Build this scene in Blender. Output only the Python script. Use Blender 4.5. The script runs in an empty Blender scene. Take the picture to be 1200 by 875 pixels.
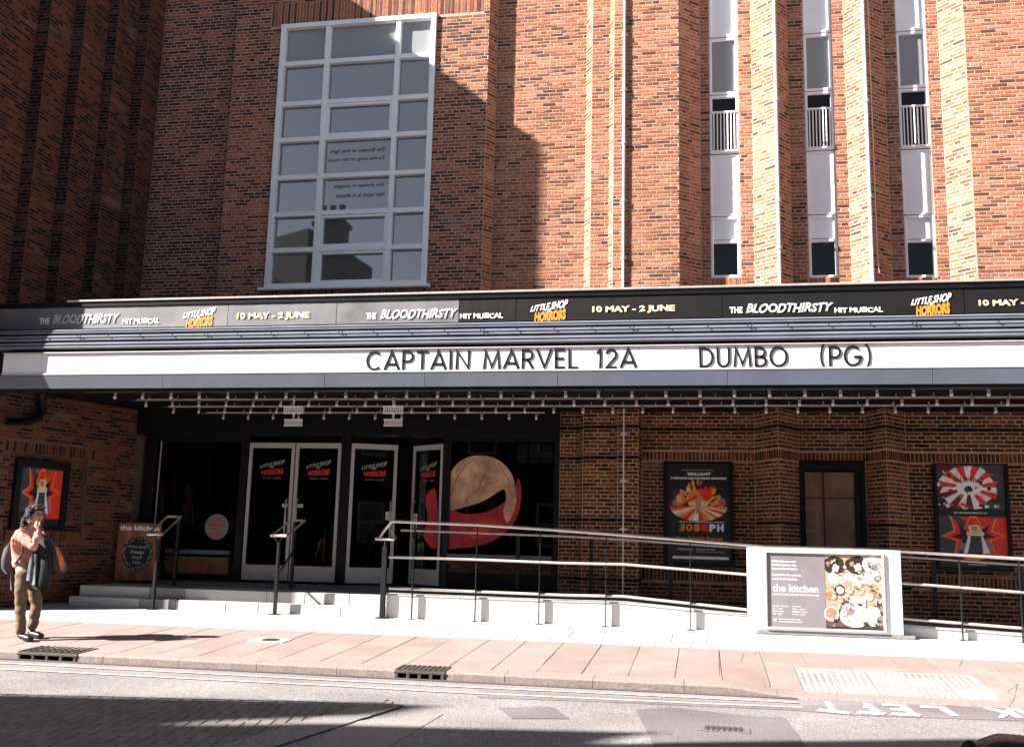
import bpy, bmesh, math, random
from mathutils import Vector, Matrix
random.seed(7)
D = bpy.data; SC = bpy.context.scene; COL = SC.collection
R = math.radians
# ------------------------------------------------------------------ camera
F = 1183.63; W0, H0 = 1200.0, 875.0
YAW, PIT, ROL = R(10.746), R(9.797), R(1.417); ZC = 1.12
cy, sy = math.cos(YAW), math.sin(YAW); cp, sp = math.cos(PIT), math.sin(PIT); cr, sr = math.cos(ROL), math.sin(ROL)
cf = Vector((-sy*cp, cy*cp, sp)); r0 = Vector((cy, sy, 0)); u0 = r0.cross(cf)
crt = r0*cr + u0*sr; cup = -r0*sr + u0*cr
CP = Vector((0, 0, ZC))
cam = D.objects.new('camera', D.cameras.new('camera')); COL.objects.link(cam)
cam.data.sensor_fit = 'HORIZONTAL'; cam.data.sensor_width = 36; cam.data.lens = 36*F/W0
cam.data.clip_end = 3000; cam.data.clip_start = 0.05
m = Matrix((crt, cup, -cf)).transposed().to_4x4(); m.translation = CP
cam.matrix_world = m; SC.camera = cam
# ------------------------------------------------------------------ light
SUNR, SUNT = 2.33, 0.70                       # dX/dY of the light's travel, tangent of elevation
hl = math.hypot(SUNR, 1)
sdir = Vector((SUNR, 1, -SUNT*hl)).normalized()
EL = math.atan(SUNT)
world = D.worlds.new('World'); SC.world = world; world.use_nodes = True
wn = world.node_tree.nodes; wl = world.node_tree.links
sky = wn.new('ShaderNodeTexSky'); sky.sky_type = 'NISHITA'; sky.sun_disc = False
sky.air_density = .45; sky.dust_density = .3; sky.ozone_density = 1.0; sky.sun_elevation = EL; sky.sun_rotation = math.atan2(-SUNR, -1)
wn['Background'].inputs['Strength'].default_value = 0.05
hs = wn.new('ShaderNodeHueSaturation'); hs.inputs['Saturation'].default_value = .5; wl.new(sky.outputs[0], hs.inputs['Color']); wl.new(hs.outputs[0], wn['Background'].inputs['Color'])
sun = D.objects.new('sun', D.lights.new('sun', 'SUN')); COL.objects.link(sun)
sun.data.energy = 5.0; sun.data.angle = R(0.53); sun.data.color = (1, 0.955, 0.89)
sun.rotation_euler = sdir.to_track_quat('-Z', 'Y').to_euler(); sun.location = (-30, -10, 30)
SC.view_settings.view_transform = 'Standard'; SC.view_settings.look = 'None'
SC.view_settings.exposure = 2.12; SC.view_settings.gamma = 1
SC.render.engine = 'CYCLES'

# ------------------------------------------------------------------ helpers
def ray(px, py): return cf + crt*((px-600)/F) - cup*((py-437.5)/F)
def at(px, py, Y):
    d = ray(px, py); return CP + d*(Y/d.y)
def on(px, py, p, n):
    d = ray(px, py); n = Vector(n); return CP + d*((Vector(p)-CP).dot(n)/d.dot(n))
def pz(y): return 0.04 - 0.05*(14.9-y) if y < 15.3 else 0.06      # pavement height
def rz(y): return -0.26 - 0.01*(y-10.65)                              # road height
def gp(px, py): return on(px, py, (0, 14.9, .04), (0, -.05, 1))
def rd(px, py): return on(px, py, (0, 10.65, -.26), (0, .01, 1))

def V3(*a): return Vector(a)
class MB:
    def __init__(s): s.v = []; s.f = []; s.m = []; s.a = []
    def add(s, vs, fs, mi=0, r=0.5):
        o = len(s.v); s.v.extend([tuple(x) for x in vs])
        for f in fs: s.f.append(tuple(i+o for i in f)); s.m.append(mi); s.a.append(r)
    def obox(s, c, ax, ay, az, mi=0, r=0.5, skip=()):
        c = Vector(c); P = []
        for k in (-1, 1):
            for j in (-1, 1):
                for i in (-1, 1): P.append(c + ax*i + ay*j + az*k)
        fs = [(0,2,3,1),(4,5,7,6),(0,1,5,4),(2,6,7,3),(0,4,6,2),(1,3,7,5)]
        s.add(P, [f for n, f in enumerate(fs) if n not in skip], mi, r)
    def box(s, x0, x1, y0, y1, z0, z1, mi=0, r=0.5):
        s.obox(((x0+x1)/2, (y0+y1)/2, (z0+z1)/2), V3((x1-x0)/2,0,0), V3(0,(y1-y0)/2,0), V3(0,0,(z1-z0)/2), mi, r)
    def bbox(s, x0, x1, y0, y1, z0, z1, b=.006, mi=0, r=.5):      # box with chamfered edges
        cx, cy_, cz = (x0+x1)/2, (y0+y1)/2, (z0+z1)/2; hx, hy, hz = (x1-x0)/2, (y1-y0)/2, (z1-z0)/2
        b = min(b, hx*.45, hy*.45, hz*.45); bm = bmesh.new(); bmesh.ops.create_cube(bm, size=1)
        for v in bm.verts: v.co = (v.co.x*2*hx+cx, v.co.y*2*hy+cy_, v.co.z*2*hz+cz)
        bmesh.ops.bevel(bm, geom=bm.edges[:], offset=b, segments=1, affect='EDGES')
        bm.verts.index_update()
        s.add([v.co for v in bm.verts], [[v.index for v in f.verts] for f in bm.faces], mi, r); bm.free()
    def tube(s, pts, rad, n=8, mi=0, caps=True, r=.5):
        pts = [Vector(p) for p in pts]; rad = rad if isinstance(rad, (list, tuple)) else [rad]*len(pts)
        o = len(s.v); up = None
        for i, p in enumerate(pts):
            t = (pts[min(i+1, len(pts)-1)] - pts[max(i-1, 0)]).normalized()
            if up is None or abs(up.dot(t)) > .98: up = Vector((0,0,1)) if abs(t.z) < .9 else Vector((0,1,0))
            a = t.cross(up).normalized(); b = a.cross(t).normalized(); up = b
            for k in range(n):
                q = 2*math.pi*k/n; s.v.append(tuple(p + (a*math.cos(q) + b*math.sin(q))*rad[i]))
        for i in range(len(pts)-1):
            for k in range(n):
                k2 = (k+1) % n; s.f.append((o+i*n+k, o+i*n+k2, o+(i+1)*n+k2, o+(i+1)*n+k)); s.m.append(mi); s.a.append(r)
        if caps:
            s.f.append(tuple(o+k for k in range(n))); s.m.append(mi); s.a.append(r)
            e = o+(len(pts)-1)*n; s.f.append(tuple(e+n-1-k for k in range(n))); s.m.append(mi); s.a.append(r)
    def ell(s, c, rx, ry, rz_, n=12, k=8, mi=0, rot=None, fn=None):
        c = Vector(c); vs = []; fs = []
        for j in range(k+1):
            th = math.pi*j/k
            for i in range(n):
                ph = 2*math.pi*i/n
                p = Vector((math.sin(th)*math.cos(ph), math.sin(th)*math.sin(ph), math.cos(th)))
                if fn: p = fn(p)
                p = Vector((p.x*rx, p.y*ry, p.z*rz_))
                if rot: p = rot @ p
                vs.append(c+p)
        for j in range(k):
            for i in range(n):
                i2 = (i+1) % n; fs.append((j*n+i, (j+1)*n+i, (j+1)*n+i2, j*n+i2))
        s.add(vs, fs, mi)
    def lathe(s, c, prof, n=20, mi=0):
        c = Vector(c); vs = []; fs = []
        for (rr, z) in prof:
            for i in range(n): vs.append(c + Vector((rr*math.cos(2*math.pi*i/n), rr*math.sin(2*math.pi*i/n), z)))
        for j in range(len(prof)-1):
            for i in range(n):
                i2 = (i+1) % n; fs.append((j*n+i, j*n+i2, (j+1)*n+i2, (j+1)*n+i))
        s.add(vs, fs, mi)
    def prism(s, poly, fr, d0, d1, mi=0, r=.5):       # poly in frame fr, extruded between depths
        n = len(poly); vs = [fr(u, v, d0) for u, v in poly] + [fr(u, v, d1) for u, v in poly]
        ar = sum(poly[i][0]*poly[(i+1) % n][1]-poly[(i+1) % n][0]*poly[i][1] for i in range(n))
        fs = [tuple(range(n, 2*n)) if ar > 0 else tuple(reversed(range(n, 2*n)))]
        for i in range(n):
            j = (i+1) % n
            fs.append((i, j, n+j, n+i) if ar > 0 else (j, i, n+i, n+j))
        s.add(vs, fs, mi, r)
    def build(s, name, mats, parent=None, smooth=False, rnd=False, kind=None):
        me = D.meshes.new(name); me.from_pydata(s.v, [], s.f)
        mats = mats if isinstance(mats, (list, tuple)) else [mats]
        for m_ in mats: me.materials.append(m_)
        if len(mats) > 1: me.polygons.foreach_set('material_index', s.m)
        if smooth: me.polygons.foreach_set('use_smooth', [True]*len(s.f))
        if rnd:
            at_ = me.attributes.new('rnd', 'FLOAT', 'FACE'); at_.data.foreach_set('value', s.a)
        me.update()
        o = D.objects.new(name, me); COL.objects.link(o)
        if parent: o.parent = parent
        if kind: o['kind'] = kind
        return o
def frame(O, U, V):
    O, U, V = Vector(O), Vector(U).normalized(), Vector(V).normalized(); N = U.cross(V)
    return lambda u, v, d=0: O + U*u + V*v + N*d
def wallfr(x, y, z): return frame((x, y, z), (1,0,0), (0,0,1))     # u=+X, v=+Z, N=-Y (towards the street)
def thing(name, label, cat, loc=(0,0,0), group=None):
    o = D.objects.new(name, None); COL.objects.link(o); o['label'] = label; o['category'] = cat
    if group: o['group'] = group
    o.empty_display_size = .2
    return o
def tag(o, label, cat, group=None):
    o['label'] = label; o['category'] = cat
    if group: o['group'] = group
    return o
def smoothpart(o, ang=40):
    me = o.data
    me.polygons.foreach_set('use_smooth', [True]*len(me.polygons))
    return o
# text as flat mesh geometry
_tc = {}
def textgeo(s, bold=0.0, shear=0.0, spacing=1.0):
    k = (s, bold, shear, spacing)
    if k in _tc: return _tc[k]
    c = D.curves.new('t', 'FONT'); c.body = s; c.size = 1; c.offset = bold; c.shear = shear; c.space_character = spacing
    c.resolution_u = 3; c.fill_mode = 'FRONT'
    o = D.objects.new('t', c); COL.objects.link(o)
    dg = bpy.context.evaluated_depsgraph_get(); e = o.evaluated_get(dg); me = e.to_mesh()
    vs = [(v.co.x, v.co.y) for v in me.vertices]; fs = [tuple(p.vertices) for p in me.polygons]
    e.to_mesh_clear(); D.objects.remove(o); D.curves.remove(c)
    x0 = min(v[0] for v in vs); x1 = max(v[0] for v in vs); y0 = min(v[1] for v in vs); y1 = max(v[1] for v in vs)
    vs = [((x-x0)/(x1-x0), (y-y0)/(y1-y0)) for x, y in vs]
    _tc[k] = (vs, fs, (x1-x0)/(y1-y0)); return _tc[k]
def text(mb, fr, s, u0_, u1_, v0_, v1_, d=.002, mi=0, bold=0.0, shear=0.0, spacing=1.0, warp=None, flip=False):
    """text s filling the rectangle u0..u1 x v0..v1 of frame fr"""
    vs, fs, _ = textgeo(s, bold, shear, spacing); P = []
    for x, y in vs:
        if flip: x = 1-x
        if warp: x, y = warp(x, y)
        P.append(fr(u0_+(u1_-u0_)*x, v0_+(v1_-v0_)*y, d))
    if flip: fs = [tuple(reversed(f)) for f in fs]
    mb.add(P, fs, mi)
def ngon(cx_, cy_, r_, n=14, sx=1, ph=0): return [(cx_+r_*sx*math.cos(ph+2*math.pi*i/n), cy_+r_*math.sin(ph+2*math.pi*i/n)) for i in range(n)]

# ------------------------------------------------------------------ materials
def newmat(name):
    m_ = D.materials.new(name); m_.use_nodes = True; nt = m_.node_tree
    return m_, nt, nt.nodes['Principled BSDF']
def mat(name, col, rough=.7, var=.15, scale=6, bump=.0, metal=0, spec=.5, bscale=None, detail=6, col2=None, coat=0):
    m_, nt, b = newmat(name); N = nt.nodes; L = nt.links
    tc = N.new('ShaderNodeTexCoord'); no = N.new('ShaderNodeTexNoise'); no.inputs['Scale'].default_value = scale; no.inputs['Detail'].default_value = detail
    no.inputs['Roughness'].default_value = .65
    L.new(tc.outputs['Object'], no.inputs['Vector'])
    cr_ = N.new('ShaderNodeValToRGB'); e = cr_.color_ramp.elements
    e[0].position = .3; e[1].position = .7
    lo = [max(0, c*(1-var)) for c in col]; hi = [min(1, c*(1+var)) for c in (col2 or col)]
    e[0].color = (*lo, 1); e[1].color = (*hi, 1)
    L.new(no.outputs['Fac'], cr_.inputs['Fac']); L.new(cr_.outputs[0], b.inputs['Base Color'])
    b.inputs['Roughness'].default_value = rough; b.inputs['Metallic'].default_value = metal
    b.inputs['Specular IOR Level'].default_value = spec; b.inputs['Coat Weight'].default_value = coat
    if bump:
        n2 = N.new('ShaderNodeTexNoise'); n2.inputs['Scale'].default_value = bscale or scale*8; n2.inputs['Detail'].default_value = 4
        L.new(tc.outputs['Object'], n2.inputs['Vector'])
        bu = N.new('ShaderNodeBump'); bu.inputs['Strength'].default_value = bump; bu.inputs['Distance'].default_value = .01
        L.new(n2.outputs['Fac'], bu.inputs['Height']); L.new(bu.outputs[0], b.inputs['Normal'])
    return m_
def brickmat(name, stops, stain=.5):
    """per-brick colour from the 'rnd' attribute, mottled by noise and wide weathering"""
    m_, nt, b = newmat(name); N = nt.nodes; L = nt.links
    a = N.new('ShaderNodeAttribute'); a.attribute_name = 'rnd'
    g = N.new('ShaderNodeNewGeometry')
    no = N.new('ShaderNodeTexNoise'); no.inputs['Scale'].default_value = 26; no.inputs['Detail'].default_value = 5
    L.new(g.outputs['Position'], no.inputs['Vector'])
    mp = N.new('ShaderNodeMapping'); mp.inputs['Scale'].default_value = (.5, .5, 1.6)
    n2 = N.new('ShaderNodeTexNoise'); n2.inputs['Scale'].default_value = 1.1; n2.inputs['Detail'].default_value = 7; n2.inputs['Roughness'].default_value = .6
    L.new(g.outputs['Position'], mp.inputs['Vector']); L.new(mp.outputs[0], n2.inputs['Vector'])
    # shift rnd by the weathering so that dark bricks cluster
    ma = N.new('ShaderNodeMath'); ma.operation = 'MULTIPLY_ADD'; L.new(n2.outputs['Fac'], ma.inputs[0]); ma.inputs[1].default_value = stain
    ad = N.new('ShaderNodeMath'); ad.operation = 'ADD'; ad.inputs[1].default_value = -stain*.5
    L.new(a.outputs['Fac'], ma.inputs[2]); L.new(ma.outputs[0], ad.inputs[0])
    cr_ = N.new('ShaderNodeValToRGB'); el = cr_.color_ramp.elements
    while len(el) < len(stops): el.new(.5)
    for i, (p, c) in enumerate(stops): el[i].position = p; el[i].color = (*c, 1)
    L.new(ad.outputs[0], cr_.inputs['Fac'])
    mr = N.new('ShaderNodeMapRange'); mr.inputs['From Min'].default_value = .3; mr.inputs['From Max'].default_value = .7
    mr.inputs['To Min'].default_value = .72; mr.inputs['To Max'].default_value = 1.2; L.new(no.outputs['Fac'], mr.inputs['Value'])
    mx = N.new('ShaderNodeMix'); mx.data_type = 'RGBA'; mx.blend_type = 'MULTIPLY'; mx.inputs['Factor'].default_value = 1
    L.new(cr_.outputs[0], mx.inputs['A']); L.new(mr.outputs[0], mx.inputs['B'])
    n4 = N.new('ShaderNodeTexNoise'); n4.inputs['Scale'].default_value = .55; n4.inputs['Detail'].default_value = 6; L.new(g.outputs['Position'], n4.inputs['Vector'])
    m4 = N.new('ShaderNodeMapRange'); m4.inputs['From Min'].default_value = .32; m4.inputs['From Max'].default_value = .68; m4.inputs['To Min'].default_value = .72; m4.inputs['To Max'].default_value = 1.12; L.new(n4.outputs['Fac'], m4.inputs['Value'])
    x4 = N.new('ShaderNodeMix'); x4.data_type = 'RGBA'; x4.blend_type = 'MULTIPLY'; x4.inputs['Factor'].default_value = 1; L.new(mx.outputs['Result'], x4.inputs['A']); L.new(m4.outputs[0], x4.inputs['B']); mx = x4
    # lime bloom
    n3 = N.new('ShaderNodeTexNoise'); n3.inputs['Scale'].default_value = 1.7; n3.inputs['Detail'].default_value = 8; L.new(mp.outputs[0], n3.inputs['Vector'])
    r3 = N.new('ShaderNodeValToRGB'); r3.color_ramp.elements[0].position = .6; r3.color_ramp.elements[1].position = .8
    r3.color_ramp.elements[1].color = (.35, .35, .35, 1); L.new(n3.outputs['Fac'], r3.inputs['Fac'])
    m2 = N.new('ShaderNodeMix'); m2.data_type = 'RGBA'; L.new(r3.outputs[0], m2.inputs['Factor']); L.new(mx.outputs['Result'], m2.inputs['A'])
    m2.inputs['B'].default_value = (.5, .4, .33, 1)
    L.new(m2.outputs['Result'], b.inputs['Base Color']); b.inputs['Roughness'].default_value = .88; b.inputs['Specular IOR Level'].default_value = .25
    bu = N.new('ShaderNodeBump'); bu.inputs['Strength'].default_value = .5; bu.inputs['Distance'].default_value = .006
    L.new(no.outputs['Fac'], bu.inputs['Height']); L.new(bu.outputs[0], b.inputs['Normal'])
    return m_
STOPS = [(0, (.07,.034,.026)), (.13, (.13,.050,.034)), (.24, (.25,.085,.045)), (.4, (.36,.128,.064)), (.7, (.415,.158,.084)), (1, (.49,.215,.130))]
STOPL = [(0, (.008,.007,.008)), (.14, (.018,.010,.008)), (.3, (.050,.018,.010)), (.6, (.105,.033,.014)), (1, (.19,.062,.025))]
M_BRICK = brickmat('red brick', STOPS, .32)
M_BRICKW = brickmat('wing brick', [(0, (.010,.006,.005)), (.2, (.022,.010,.008)), (.35, (.055,.018,.010)), (.6, (.125,.036,.014)), (1, (.17,.055,.023))])  # darker than the front brick; the wing's shade is in the colour
M_BRICKL = brickmat('dark lower brick', STOPL, .4)  # darker copy of the wall brick, canopy shade put into its colour
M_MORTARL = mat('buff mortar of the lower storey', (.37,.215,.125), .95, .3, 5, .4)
M_MORTAR = mat('lime mortar', (.46,.31,.235), .95, .2, 9, .4)
M_MORTARW = mat('wing mortar', (.11,.065,.042), .95, .25, 9, .4)  # darkened along with the wing brick, shade put into the colour
M_SLATE = mat('roof slate', (.06,.06,.07), .6, .3, 4, .3)
M_WHITE = mat('white painted frame', (.86,.87,.90), .45, .04, 3)
M_WPANEL = mat('white spandrel panel', (.84,.86,.90), .35, .05, 2)
M_BLACK = mat('black gloss paint', (.007,.007,.008), .4, .3, 5, .05, spec=.2)
M_BLACKM = mat('matt black board', (.005,.005,.005), .8, .3, 5, spec=.1)
M_DARKMET = mat('black steel', (.008,.008,.008), .45, .3, 8, spec=.3)
M_STEEL = mat('satin steel', (.60,.52,.48), .32, .15, 12, metal=.45)
M_ALU = mat('aluminium door frame', (.50,.47,.47), .4, .08, 6, metal=.25)
M_GREYBLUE = mat('blue grey fascia paint', (.115,.128,.17), .45, .12, 1.6, .06, bscale=4)
M_RIB = mat('blue grey ribbed trim', (.17,.18,.23), .4, .15, 2, .05)
M_SIGNW = mat('opal acrylic letter board', (.82,.83,.86), .3, .03, 1.5)
M_LETTER = mat('black acrylic letters', (.01,.01,.012), .35, .1, 5)
M_VINYLD = mat('black banner vinyl', (.010,.009,.009), .5, .25, 2, .05, spec=.25)
M_VINYLG = mat('glare grey banner vinyl', (.15,.142,.15), .5, .3, 1.3, .12, bscale=3)  # lighter grey stands in for glare on the left banner sheets
M_TXTW = mat('white print', (.78,.77,.76), .5, .05, 4)
M_TXTG = mat('grey brush print', (.42,.43,.46), .5, .35, 18)
M_TXTO = mat('orange print', (.75,.25,.02), .5, .2, 9)
M_TXTC = mat('cream print', (.82,.55,.36), .5, .15, 8)
M_TXTR = mat('red print', (.55,.02,.012), .5, .15, 8)
M_TXTGR = mat('dim grey print', (.33,.31,.31), .5, .25, 14)
M_GRAN = mat('pale granite', (.38,.365,.355), .8, .4, 70, .3, bscale=120)
M_GRAND = mat('darker granite step', (.20,.19,.19), .8, .5, 70, .3, bscale=120)
M_KERB = mat('granite kerb', (.22,.17,.155), .85, .45, 55, .4, bscale=90)
M_SLABW = [mat('white paving slab '+str(i), c, .85, .14, 2.0, .25, bscale=60, detail=12) for i, c in enumerate([(.36,.355,.355), (.34,.335,.335), (.37,.365,.365)])]
M_SLABP = [mat('pink paving slab '+str(i), c, .85, .16, 2.3, .3, bscale=60, detail=12) for i, c in enumerate([(.232,.165,.150), (.22,.155,.138), (.245,.177,.16), (.232,.17,.155)])]
M_JOINT = mat('paving joint', (.13,.10,.09), .95, .3, 12)
M_TACT = mat('buff tactile slab', (.25,.232,.226), .85, .08, 8, .2)
M_BLOCK = [mat('paving block '+str(i), c, .85, .22, 22, .4, bscale=60) for i, c in enumerate([(.135,.112,.106), (.15,.122,.113), (.12,.103,.10), (.165,.132,.12)])]
M_CONC = mat('pale rendered ramp wall', (.60,.585,.57), .85, .06, 5, .15)
M_WOOD = mat('stained timber', (.20,.075,.040), .6, .45, 5, .15, bscale=20)
M_CHALK = mat('chalkboard', (.012,.013,.013), .8, .4, 6)
M_CHALKW = mat('chalk lettering', (.55,.56,.54), .9, .3, 30)
M_IRON = mat('cast iron', (.05,.042,.038), .7, .4, 20, .3)
M_DRAIN = mat('drain hole', (.004,.004,.004), .95, .2, 4)
M_RLINE = None
def asphalt(name, base, sp):
    m_, nt, b = newmat(name); N = nt.nodes; L = nt.links
    g = N.new('ShaderNodeNewGeometry')
    a = N.new('ShaderNodeTexNoise'); a.inputs['Scale'].default_value = 55; a.inputs['Detail'].default_value = 3; L.new(g.outputs['Position'], a.inputs['Vector'])
    c = N.new('ShaderNodeTexNoise'); c.inputs['Scale'].default_value = .9; c.inputs['Detail'].default_value = 8; L.new(g.outputs['Position'], c.inputs['Vector'])
    r1 = N.new('ShaderNodeValToRGB'); e = r1.color_ramp.elements; e[0].position = .38; e[1].position = .62
    e[0].color = (*[x*(1-sp) for x in base], 1); e[1].color = (*[x*(1+sp) for x in base], 1); L.new(a.outputs['Fac'], r1.inputs['Fac'])
    mr = N.new('ShaderNodeMapRange'); mr.inputs['From Min'].default_value = .3; mr.inputs['From Max'].default_value = .7; mr.inputs['To Min'].default_value = .78; mr.inputs['To Max'].default_value = 1.18
    L.new(c.outputs['Fac'], mr.inputs['Value'])
    mx = N.new('ShaderNodeMix'); mx.data_type = 'RGBA'; mx.blend_type = 'MULTIPLY'; mx.inputs['Factor'].default_value = 1
    L.new(r1.outputs[0], mx.inputs['A']); L.new(mr.outputs[0], mx.inputs['B']); L.new(mx.outputs['Result'], b.inputs['Base Color'])
    b.inputs['Roughness'].default_value = .9; b.inputs['Specular IOR Level'].default_value = .25
    bu = N.new('ShaderNodeBump'); bu.inputs['Strength'].default_value = .7; bu.inputs['Distance'].default_value = .01
    L.new(a.outputs['Fac'], bu.inputs['Height']); L.new(bu.outputs[0], b.inputs['Normal'])
    return m_
M_ASPH = asphalt('worn asphalt', (.20,.178,.178), .40)
M_ASPHD = asphalt('newer asphalt patch', (.135,.115,.122), .22)
M_LINE = mat('road line paint', (.55,.44,.36), .8, .28, 14, .2)
M_LINEW = mat('white road paint', (.66,.64,.63), .8, .14, 14, .2)
def glass(name, tint, refl, rough=0.02, see=.8, ior=1.52):
    m_ = D.materials.new(name); m_.use_nodes = True; nt = m_.node_tree; N = nt.nodes; L = nt.links
    N.remove(N['Principled BSDF']); out = N['Material Output']
    t = N.new('ShaderNodeBsdfTransparent'); t.inputs[0].default_value = (*tint, 1)
    g = N.new('ShaderNodeBsdfGlossy'); g.inputs['Roughness'].default_value = rough; g.inputs['Color'].default_value = (*refl, 1)
    fr = N.new('ShaderNodeFresnel'); fr.inputs['IOR'].default_value = ior
    no = N.new('ShaderNodeTexNoise'); no.inputs['Scale'].default_value = .8
    tc = N.new('ShaderNodeTexCoord'); L.new(tc.outputs['Object'], no.inputs['Vector'])
    bu = N.new('ShaderNodeBump'); bu.inputs['Strength'].default_value = .02; bu.inputs['Distance'].default_value = .03
    L.new(no.outputs['Fac'], bu.inputs['Height']); L.new(bu.outputs[0], g.inputs['Normal'])
    mx = N.new('ShaderNodeMixShader'); L.new(fr.outputs[0], mx.inputs[0]); L.new(t.outputs[0], mx.inputs[1]); L.new(g.outputs[0], mx.inputs[2])
    df = N.new('ShaderNodeBsdfDiffuse'); df.inputs[0].default_value = (.55, .56, .58, 1)
    m2 = N.new('ShaderNodeMixShader'); m2.inputs[0].default_value = 1-see; L.new(mx.outputs[0], m2.inputs[1]); L.new(df.outputs[0], m2.inputs[2])
    L.new(m2.outputs[0], out.inputs['Surface']); return m_
M_GLASSD = glass('shopfront glass', (.55,.55,.55), (.55,.55,.55), see=.9995)
M_GLASSC = glass('clear case glass', (.85,.85,.85), (.8,.8,.8), see=.99)
M_GLASSU = glass('stair window glass', (.6,.62,.66), (1,1,1), see=.86, ior=2.8)  # pale diffuse share lightens the panes in place of sky reflection
M_FROST = glass('frosted stair glass', (.4,.42,.46), (1,1,1), rough=.25, see=.55, ior=1.7)
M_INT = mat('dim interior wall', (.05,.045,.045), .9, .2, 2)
M_INTG = mat('stair interior plaster', (.32,.33,.36), .9, .08, 2)
M_CURT = mat('orange brown blind', (.90,.52,.34), .8, .25, 3)

# ------------------------------------------------------------------ brick laying
CH, BL, BH_, JT = .063, .242, .121, .0165       # course height, stretcher, header pitch, joint
class Bricker:
    def __init__(s): s.b = []          # (centre, U, N, half length, half height, rnd, full)
    def wall(s, P0, P1, z0, z1, holes=(), soldiers=(), dark=(), recess=0.0, bias=0.0, seed=0):
        """bricks on the vertical plane P0->P1 (plan points), outward normal to the right of travel"""
        P0 = Vector((P0[0], P0[1], 0)); P1 = Vector((P1[0], P1[1], 0)); L = (P1-P0).length; U = (P1-P0)/L; N = Vector((U.y, -U.x, 0))
        rn = random.Random(seed*77+int(L*1000))
        # soldiers: (u0,u1,z0,z1): vertical bricks
        for (a, b, c, d) in soldiers:
            n = max(1, int((b-a)/.062)); w = (b-a)/n
            for i in range(n):
                s.b.append((P0+U*(a+w*(i+.5))+V3(0,0,(c+d)/2), U, N, w/2-.0055, (d-c)/2-.006, rn.random()*.7+.2+bias, False, recess))
        holes = list(holes)+list(soldiers)
        k0 = int(math.floor(z0/CH)); k1 = int(math.ceil(z1/CH))
        for k in range(k0, k1):
            za = max(k*CH, z0); zb = min((k+1)*CH, z1)
            if zb-za < .02: continue
            zc = (za+zb)/2
            isd = any(d0 <= zc <= d1 for d0, d1 in dark)
            spans = [(0.0, L)]
            for (a, b, c, d) in holes:
                if c-.02 < zc < d+.02:
                    ns = []
                    for (p, q) in spans:
                        if b <= p or a >= q: ns.append((p, q)); continue
                        if a > p: ns.append((p, a))
                        if b < q: ns.append((b, q))
                    spans = ns
            # stretcher/header sequence for this course
            lb = BH_ if k % 4 == 3 else BL; u = -lb-(BL*.5 if k % 2 else 0)*(0 if k % 4 == 3 else 1)-(BH_*.5 if k % 4 == 3 else 0)
            cuts = []
            while u < L: cuts.append((u, u+lb)); u += lb
            for (p, q) in spans:
                if q-p < .02: continue
                for (a, b) in cuts:
                    a2, b2 = max(a, p), min(b, q)
                    if b2-a2 < .03: continue
                    full = a2 == a and b2 == b and (b-a) > .2 and not isd
                    rr = rn.random()
                    rr = rr*.85+.15+bias if rn.random() > .12 else rn.random()*.24
                    if isd: rr = 0
                    jj = .003 if isd else JT; s.b.append((P0+U*((a2+b2)/2)+V3(0,0,zc), U, N, (b2-a2)/2-jj/2, (zb-za)/2-jj/2, max(0, min(1, rr)), full, recess))
    def emit(s, mb, b, rn):
        c, U, N, hl_, hh, rr, full, rec = b
        pr = .0025+rn.random()*.004; dl = .004
        Z = V3(0,0,1); tl = (rn.random()-.5)*.004
        c = c - N*rec
        o = []
        for (d, s1) in ((-.004, 1), (pr, 0)):
            hx = hl_ - (0 if s1 else .0025); hz = hh - (0 if s1 else .0025)
            for (i, j) in ((-1,-1), (1,-1), (1,1), (-1,1)):
                o.append(c + U*(hx*i) + Z*(hz*j + tl*i) + N*d)
        mb.add(o, [(4,5,6,7), (0,1,5,4), (1,2,6,5), (2,3,7,6), (3,0,4,7)], 0, rr)
    def finish(s, parent, matl, near=(0,13,1.5), nsel=300, seen=lambda c: True):
        rn = random.Random(5); cp_ = CP
        cand = [i for i, b in enumerate(s.b) if b[6] and seen(b[0])]
        cand.sort(key=lambda i: (s.b[i][0]-cp_).length); sel = set(cand[:nsel]); cache = {}
        mb = MB()
        for i, b in enumerate(s.b):
            if i not in sel: s.emit(mb, b, rn); continue
            c, U, N, hl_, hh, rr, full, rec = b
            key = (round(hl_, 3), round(hh, 3), int(rr*14))
            if key not in cache:
                q = MB(); s.emit(q, (V3(0,0,0), V3(1,0,0), V3(0,-1,0), hl_, hh, (int(rr*14)+.5)/14, True, 0), rn)
                me = q.build('brick', matl, rnd=True); cache[key] = me.data; D.objects.remove(me)
            o = D.objects.new('brick', cache[key]); COL.objects.link(o); o.parent = parent
            o.location = c - N*rec; o.rotation_euler = (0, 0, math.atan2(U.y, U.x))
        return mb.build('brickwork', matl, parent, rnd=True, kind='stuff')
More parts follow.
